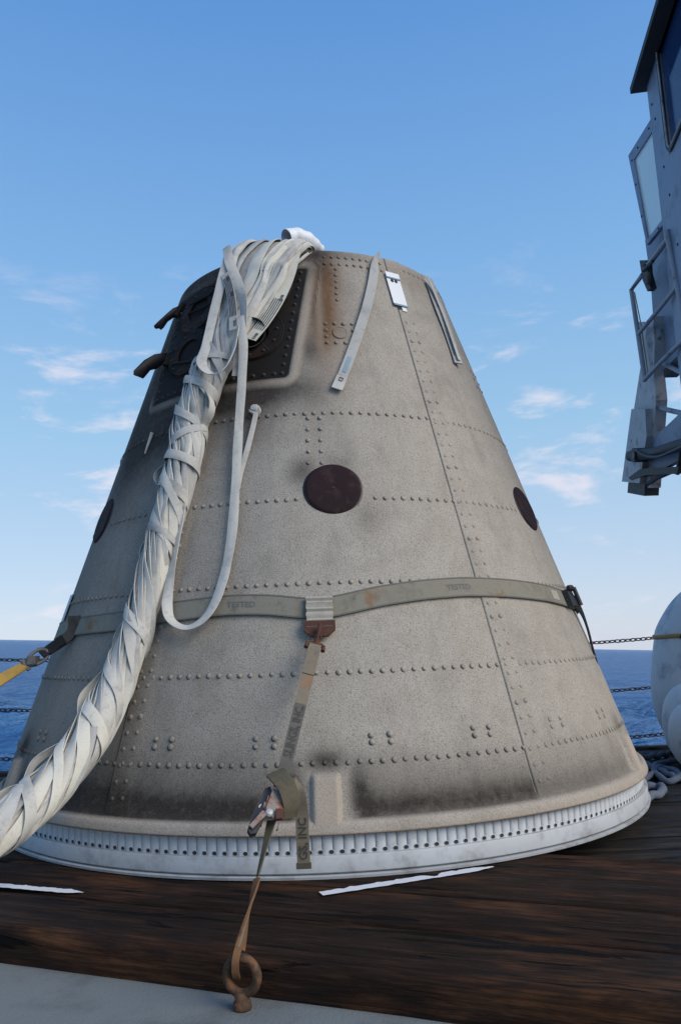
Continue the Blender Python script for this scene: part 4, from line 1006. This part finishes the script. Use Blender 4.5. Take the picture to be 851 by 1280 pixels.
# ------------------------------------------------------------------ chain rail
def chain(name, pts, label):
    P = [Vector(p) for p in cat_rom(pts, 400)]; acc = [0]
    for i in range(1, 400): acc.append(acc[-1]+(P[i]-P[i-1]).length)
    pitch = .046; n = int(acc[-1]/pitch); b = MB()
    for k in range(n):
        s_ = k*pitch; i = min(max(int(np.searchsorted(acc, s_)), 1), 399); c = P[i-1].lerp(P[i], (s_-acc[i-1])/(acc[i]-acc[i-1])); t = (P[i]-P[i-1]).normalized()
        x = t.cross(Vector((0, 0, 1))).normalized(); y = x.cross(t); a = math.pi/4+(math.pi/2 if k % 2 else 0)+random.uniform(-.2, .2); sd = x*math.cos(a)+y*math.sin(a)
        loop = [c+t*(.031*math.cos(q)*(1 if abs(math.cos(q)) < .9 else .97))+sd*(.015*math.sin(q)) for q in np.linspace(0, 2*math.pi, 10, endpoint=False)]
        b.tube(loop, .0052, 5, closed=True)
    o = b.build(name, M_chain, smooth='all'); tag(o, label, 'chain', 'three chains of the guard rail'); return o
YR = 2.0
def sag(z, s_): return [(-3.9, YR, z+.10), (-2.75, YR, z+.035), (-1.5, YR, z-.02), (0, YR, z-.04), (1.5, YR, z-.025), (2.4, YR, z-.003), (3.0, YR, z+.025), (3.5, YR, z+.06)]
chain('rail_chain', sag(.79, 0), 'top guard chain stretched above the horizon beside the cone')
chain('rail_chain', sag(.372, 0), 'middle guard chain of the three crossing in front of the sea')
chain('rail_chain', sag(-.025, 0), 'lowest guard chain just above the deck edge')
for x_, lb_ in ((-3.95, 'grey rail stanchion left of the cone holding the chains'), (3.55, 'grey rail stanchion behind the white fenders holding the chains')):
    b = MB(); b.tube([(x_, YR, -.25), (x_, YR, .9)], .03, 12); b.lathe([(0, .0), (.07, 0), (.07, .02), (.03, .03)], 16, Matrix.Translation((x_, YR, -.14)))
    for z in (.04, .45, .88): b.tube([(x_+.05*math.cos(a), YR-.02, z+.03*math.sin(a)) for a in np.linspace(0, 6.28, 12, endpoint=False)], .008, 6, closed=True)
    tag(b.build('rail_stanchion', M_rail, smooth=True), lb_, 'stanchion', 'stanchions of the chain rail')
st = MB(); st.box(-8, 9, 1.93, 2.06, -.5, -.14); struct(st.build('deck_edge_plate', M_hull))

# ------------------------------------------------------------------ fenders and rope
def lumpy_lathe(prof, M_, seg=56, amp=.008, seed=1):
    b = MB(); b.lathe(prof, seg, M_); b.v = [tuple(Vector(p)+Vector((mnoise.noise(Vector(p)*3+Vector((seed, 0, 0))), mnoise.noise(Vector(p)*3+Vector((0, seed, 0))), 0))*amp) for p in b.v]; return b
FY = 1.25
f1c = depth_hit(884, 850, FY); ppm = FPX/ (Vector(CAM)-f1c).length
def fr(px, y): p = depth_hit(px, y, FY); return p
F1 = thing('boat_fender', 'big white cylindrical fender with tan rope and blue smudges, against the chains', 'fender', (f1c.x, FY, ZD), 'white fenders at the rail')
pr = []
for (px, py) in ((884, 728), (868, 731), (853, 738), (838, 752), (826, 770), (818, 788), (817, 797), (815.5, 806), (812, 828), (811, 852), (813, 875), (819, 897), (828, 916), (842, 934), (858, 945), (884, 950)):
    p = depth_hit(px, py, FY); pr.append((max(f1c.x-p.x, 0.0)*.9, p.z))
# smooth the profile
prs = [tuple(q) for q in cat_rom([(a, b_) for a, b_ in pr], 60)]
zsh = max(0.0, ZD+.001-min(q[1] for q in prs))
b = lumpy_lathe([(a, max(b_, ZD+.002)) for a, b_ in prs], Matrix.Translation((f1c.x, FY, 0)), 72, .010, 2)
rel(b.build('body', M_fender, None, smooth='all'), F1)
cp = MB(); cp.lathe([(0, .0), (.075, -.006), (.085, -.02), (.09, -.05), (.08, -.055), (0, -.05)], 32, Matrix.Translation((f1c.x, FY, pr[0][1]+.022))); rel(cp.build('end_cap', M_fcap, None, smooth=True), F1)
zr_ = depth_hit(830, 796, FY).z; rb = MB(); rw = (f1c.x-depth_hit(817, 797, FY).x)*.9+.004
rb.tube([(f1c.x+rw*math.sin(a), FY-rw*math.cos(a), zr_+.004*math.sin(5*a)) for a in np.linspace(0, 6.283, 72, endpoint=False)], .017, 8, closed=True); rel(rb.build('tan_rope_band', M_tan, None, smooth='all'), F1)
ck = MB(); a0 = math.radians(-38)
for q in range(4):
    a = a0-.12+.10*q; c = Vector((f1c.x+(rw+.016)*math.sin(a), FY-(rw+.016)*math.cos(a), zr_+.006*(-1)**q)); t = Vector((math.cos(a), math.sin(a), .5*(-1)**q)).normalized(); s_ = Vector((0, 0, 1)).cross(t).normalized().cross(t)
    ck.tube([c+t*.036*math.cos(g)+s_*.02*math.sin(g) for g in np.linspace(0, 6.283, 12, endpoint=False)], .008, 6, closed=True)
rel(ck.build('chain_lashing', M_darkm, None, smooth='all'), F1)
for (cx_, top_, bot_, lft_, Y_, lab_) in ((888, 862, 990, 834, .85, 'smaller white fender leaning low in front of the big one'), (900, 884, 1010, 842, .55, 'lowest white fender resting on the deck at the right edge')):
    c = depth_hit(cx_, (top_+bot_)/2, Y_); rx = c.x-depth_hit(lft_, (top_+bot_)/2, Y_).x; zt = depth_hit(cx_, top_-10, Y_).z; zb_ = ZD+.002; hh = (zt-zb_)/2
    prf = [(rx*max(0.0, math.cos(q))**.55, (zt+zb_)/2+hh*math.sin(q)) for q in np.linspace(-math.pi/2, math.pi/2, 30)]
    b = lumpy_lathe(prf, Matrix.Translation((c.x, Y_, 0)), 56, .006, cx_)
    F = thing('boat_fender', lab_, 'fender', (c.x, Y_, ZD), 'white fenders at the rail'); rel(b.build('body', M_fender, None, smooth='all'), F)
    cp = MB(); cp.lathe([(0, .012), (.04, .012), (.05, 0), (.05, -.03), (0, -.03)], 20, Matrix.Translation((c.x, Y_, zt))); rel(cp.build('end_fitting', M_fcap, None, smooth=True), F)
rp = MB()
def rope_path(px, rad=.021, n=90): rp.tube([Vector(p)+Vector((0, 0, rad*.9+.012*math.sin(i*.25)**2)) for i, p in enumerate(cat_rom([plane_hit(x_, y_, ZD) for x_, y_ in px], n))], rad, 9)
rope_path([(780, 953), (806, 951), (828, 948), (846, 944), (862, 938)])
rope_path([(790, 957), (808, 960), (822, 966), (838, 974), (850, 979), (868, 976)])
rope_path([(796, 985), (812, 976), (820, 968), (828, 964), (842, 968), (850, 974), (846, 980), (832, 981), (822, 974), (818, 966), (826, 958), (850, 956), (880, 960)])
rope_path([(786, 992), (806, 990), (826, 990), (828, 996), (812, 1003), (792, 1008), (770, 1004)], .024)
tag(rp.build('mooring_rope', M_rope, smooth='all'), 'blue grey rope lying in loose loops on the deck boards', 'rope')

# ------------------------------------------------------------------ crane cab hanging in from the right
AZ = R(10.4); E_ = Vector((math.sin(AZ), math.cos(AZ), 0)); NLf = Vector((-math.cos(AZ), math.sin(AZ), 0)); Cn = Vector((2.667, .53, 0))
UP = Vector((0, 0, 1))
def wp(px, py): return pl(px, py, Cn, NLf)
CC = thing('crane_cab', 'grey blue crane operator cab with dark roof edge at the upper right', 'crane cab', (3.6, 0.0, ZD))
def add(o): return rel(o, CC)
zc0 = wp(826, 240).z; ztop = wp(808, 112).z
def q_(a, z, d=0.0): return Cn+E_*a+UP*z-NLf*d            # along the wall, height, inwards
zb0, zb1 = 2.50, ztop+.02
# wall with window opening: strips round the opening
wA = [(wp(x_, y_)-Cn).dot(E_) for x_, y_ in ((821, 100), (837, 192))]; win_far = (wp(822, 100)-Cn).dot(E_); wz0 = wp(837, 193).z; wz1 = wp(824, 96).z+.30
win_far = (wp(836, 190)-Cn).dot(E_); win_near = win_far-1.1
def wallbox(a0, a1, z0, z1, d0=0.0, d1=.05, name='wall_panel', mt=M_cab):
    return add(MB().prism([q_(a0, z0, d0), q_(a1, z0, d0), q_(a1, z1, d0), q_(a0, z1, d0)], -NLf*(d1-d0)).build(name, mt))
wallbox(win_far, 0, zb0, zb1); wallbox(win_near-.5, win_near, zb0, zb1)
wallbox(win_near, win_far, zb0, wz0); wallbox(win_near, win_far, wz1, zb1)
# other walls, floor and a far-side window so that sky shows through
def rbox(a0, a1, d0, d1, z0, z1, name, mt=M_cab): return add(MB().prism([q_(a0, z0, d0), q_(a1, z0, d0), q_(a1, z0, d1), q_(a0, z0, d1)], UP*(z1-z0)).build(name, mt))
DW = 1.5; an = win_near-.5
rbox(-.05, 0, .05, DW, zb0, zb1, 'wall_panel'); rbox(an, an+.05, .05, DW, zb0, zb1, 'wall_panel')
rbox(an, 0, .05, DW, zb0-.04, zb0, 'cab_floor', M_galv)
rbox(an+.05, -.05, DW-.05, DW, zb0, wz0-.25, 'wall_panel'); rbox(an+.05, -.05, DW-.05, DW, wz1-.12, zb1, 'wall_panel'); rbox(an+.05, an+.35, DW-.05, DW, wz0-.25, wz1-.12, 'wall_panel')
# roof with dark overhang
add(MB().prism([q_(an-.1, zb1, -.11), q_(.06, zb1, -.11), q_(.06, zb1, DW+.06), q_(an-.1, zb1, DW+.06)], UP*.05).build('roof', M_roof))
# window: rounded seal and pane
def rrect(a0, a1, z0, z1, r_, d, n=6):
    out = []
    for ca, cz, s0 in ((a1-r_, z1-r_, 0), (a0+r_, z1-r_, 90), (a0+r_, z0+r_, 180), (a1-r_, z0+r_, 270)):
        for k in range(n+1): g = R(s0+90*k/n); out.append(q_(ca+r_*math.cos(g), cz+r_*math.sin(g), d))
    return out
wn_ = add(MB().prism(rrect(win_near+.01, win_far-.01, wz0+.01, wz1-.01, .09, .02), -NLf*.006).build('window', M_glass)); wn_.name = 'window_pane'
add(MB().tube(rrect(win_near, win_far, wz0, wz1, .10, -.004), .016, 8, closed=True).build('window_seal', M_seal, smooth='all'))
add(MB().tube(rrect(win_near+.018, win_far-.018, wz0+.018, wz1-.018, .085, -.012), .007, 6, closed=True).build('window_trim', M_galv, smooth='all'))
cr_ = MB()
for a in (0, 1):
    for c1, c2 in (((win_near, wz0), (win_near+.03, wz0+.03)),): pass
# bolts on the cab's corner post
bb = MB()
for px, py in ((819, 148), (830, 208), (837, 243), (847, 305), (815, 130)):
    c = wp(px, py); bb.lathe([(0, .008), (.008, .007), (.011, 0)], 8, Matrix.Translation(c) @ NLf.to_track_quat('Z', 'Y').to_matrix().to_4x4())
stuff(add(bb.build('wall_bolts', M_seal)))
# windscreen guard: framed milky panel standing out from the far corner
PXW = Vector((2.67, .9, 0)); NPX = Vector((-1, .01, 0)).normalized()
def pp(px, py, off=0.0): return pl(px, py, PXW+NPX*off, NPX)
def frame_from(outer, inner, t, name, mt):
    b = MB(); n = len(outer); v = [*outer, *inner, *[p-NPX*t for p in outer], *[p-NPX*t for p in inner]]; f = []
    for i in range(n):
        j = (i+1) % n; f += [(i, j, n+j, n+i), (2*n+i, 3*n+i, 3*n+j, 2*n+j), (i, 2*n+i, 2*n+j, j), (n+i, n+j, 3*n+j, 3*n+i)]
    b.add(v, f); return add(b.build(name, mt))
outer = [pp(x_, y_) for x_, y_ in ((814.5, 146), (785, 194), (808, 306), (838, 268))]; inner = [pp(x_, y_) for x_, y_ in ((817, 160), (792, 199), (809.5, 298), (834, 265))]
frame_from(outer, inner, .03, 'guard_frame', M_cab)
add(MB().prism([p-NPX*.01 for p in inner], -NPX*.008).build('guard_panel', M_poly))
bb = MB()
for px, py in ((811, 160), (797, 184), (790, 200), (795, 230), (802, 270), (823, 285)):
    bb.lathe([(0, .008), (.006, .007), (.009, 0)], 8, Matrix.Translation(pp(px, py)) @ NPX.to_track_quat('Z', 'Y').to_matrix().to_4x4())
stuff(add(bb.build('guard_bolts', M_seal)))
# lower access frame: plate behind, tubular rails in front
add(MB().prism([p for p in [pp(*q, -.10) for q in ((806, 300), (838, 268), (851, 300), (905, 300), (905, 400), (851, 448), (829, 464), (822, 430), (816, 395), (813, 350))]], -NPX*.03).build('side_plate', M_cab))
add(MB().prism([p for p in [pp(*q, -.06) for q in ((829, 462), (851, 440), (905, 392), (905, 404), (851, 453), (830, 472))]], -NPX*.10).build('plate_bottom_channel', M_darkm))
def rail(pxs, r_=.018, off=.04, name='handrail', mt=M_rail): return add(MB().tube([pp(*q, off) for q in pxs], r_, 10).build(name, mt, smooth=True))
rail([(803, 343), (789, 362), (797.5, 418), (806, 476)], .019); rail([(797, 418), (822, 388), (846, 358)], .017); rail([(805, 475), (828, 450), (851, 428), (905, 376)], .018)
rail([(833, 288), (841, 330), (851, 378), (866, 450)], .021); rail([(806, 336), (820, 318), (836, 296)], .021); rail([(829, 454), (860, 470), (905, 480)], .018, -.02)
# latch cluster
lt = MB()
lt.prism([pp(*q, .05) for q in ((799, 325), (807, 325), (808, 342), (813, 360), (809, 364), (803, 350))], -NPX*.05); lt.tube([pp(*q, .06) for q in ((806, 332), (812, 342), (811, 356))], .02, 8); lt.tube([pp(*q, .03) for q in ((808, 338), (814, 348), (814, 358))], .016, 8); lt.tube([pp(*q, .08) for q in ((804, 338), (816, 326))], .014, 8)
add(lt.build('latch', M_darkm, smooth=True))
# thin wire behind the rail
add(MB().tube([pp(*q, .0) for q in ((793, 365), (797, 385), (801, 405), (806, 440), (810, 468))], .005, 5).build('wire', M_tan))
add(MB().prism([pp(*q, -.04) for q in ((798, 402), (808, 402), (818, 400), (822, 420), (815, 450), (810, 470), (806, 460))], -NPX*.03).build('gusset', M_galv))
# hanging arm with sheath and cylinder
add(MB().prism([pp(*q, -.02) for q in ((816, 395), (808, 410), (792, 512), (790, 610), (812, 610), (820, 500), (817, 470), (818, 430))], -NPX*.09).build('hanging_arm', M_galv))
add(MB().prism([pp(*q, .03) for q in ((789, 511), (806, 511), (808, 545), (799, 604), (777, 602))], -NPX*.13).build('arm_sheath', M_galv))
add(MB().prism([pp(*q, .0) for q in ((785, 603), (806, 604), (805, 620), (784, 616))], -NPX*.12).build('arm_end_box', M_darkm))
cy_ = MB(); cy_.tube([pp(*q, .07) for q in ((788, 570), (820, 566), (851, 556), (905, 545))], .045, 14); cy_.tube([pp(791, 569, .12), pp(791, 569, .12)-NPX*.11], .058, 16); add(cy_.build('hydraulic_cylinder', M_darkm, smooth=True))
cy_ = MB(); cy_.tube([pp(791, 569, .13), pp(791, 569, .13)-NPX*.02], .033, 14); add(cy_.build('pin_cap', M_seal, smooth=True))
ho = MB(); ho.tube([Vector(p) for p in cat_rom([pp(*q, .12) for q in ((795, 562), (806, 569), (822, 571), (840, 564), (860, 556), (900, 548))], 30)], .013, 8); add(ho.build('hose', M_seal, smooth='all'))
add(MB().prism([pp(*q, .04) for q in ((785, 597), (800, 586), (848, 583), (846, 592), (806, 594), (788, 600))], -NPX*.10).build('lower_bracket', M_darkm))
add(MB().prism([pp(*q, -.02) for q in ((808, 556), (851, 515), (905, 465), (905, 560), (851, 574), (820, 590), (808, 592))], -NPX*.05).build('gusset_plate', M_cab))
rail([(806, 607), (822, 597), (838, 590), (838, 584)], .018, -.02, 'stay_rod', M_darkm); rail([(816, 508), (851, 516), (905, 526)], .020, -.06, 'cross_tube', M_rail); rail([(846, 592), (852, 570), (853, 556)], .02, 0, 'end_tube', M_darkm)
# pedestal carrying the cab, off to the right
pd = MB(); pd.lathe([(.46, 0), (.46, .05), (.33, .06), (.33, 2.40), (.5, 2.42), (.5, 2.50)], 40, Matrix.Translation((3.75, -.15, ZD-.002))); add(pd.build('pedestal', M_cab, smooth=True))
ar = MB(); ar.prism([pp(*q, -.2) for q in ((860, 470), (905, 440), (905, 545), (860, 560))], Vector((.9, -.5, 0))); add(ar.build('bracket_arm', M_cab))
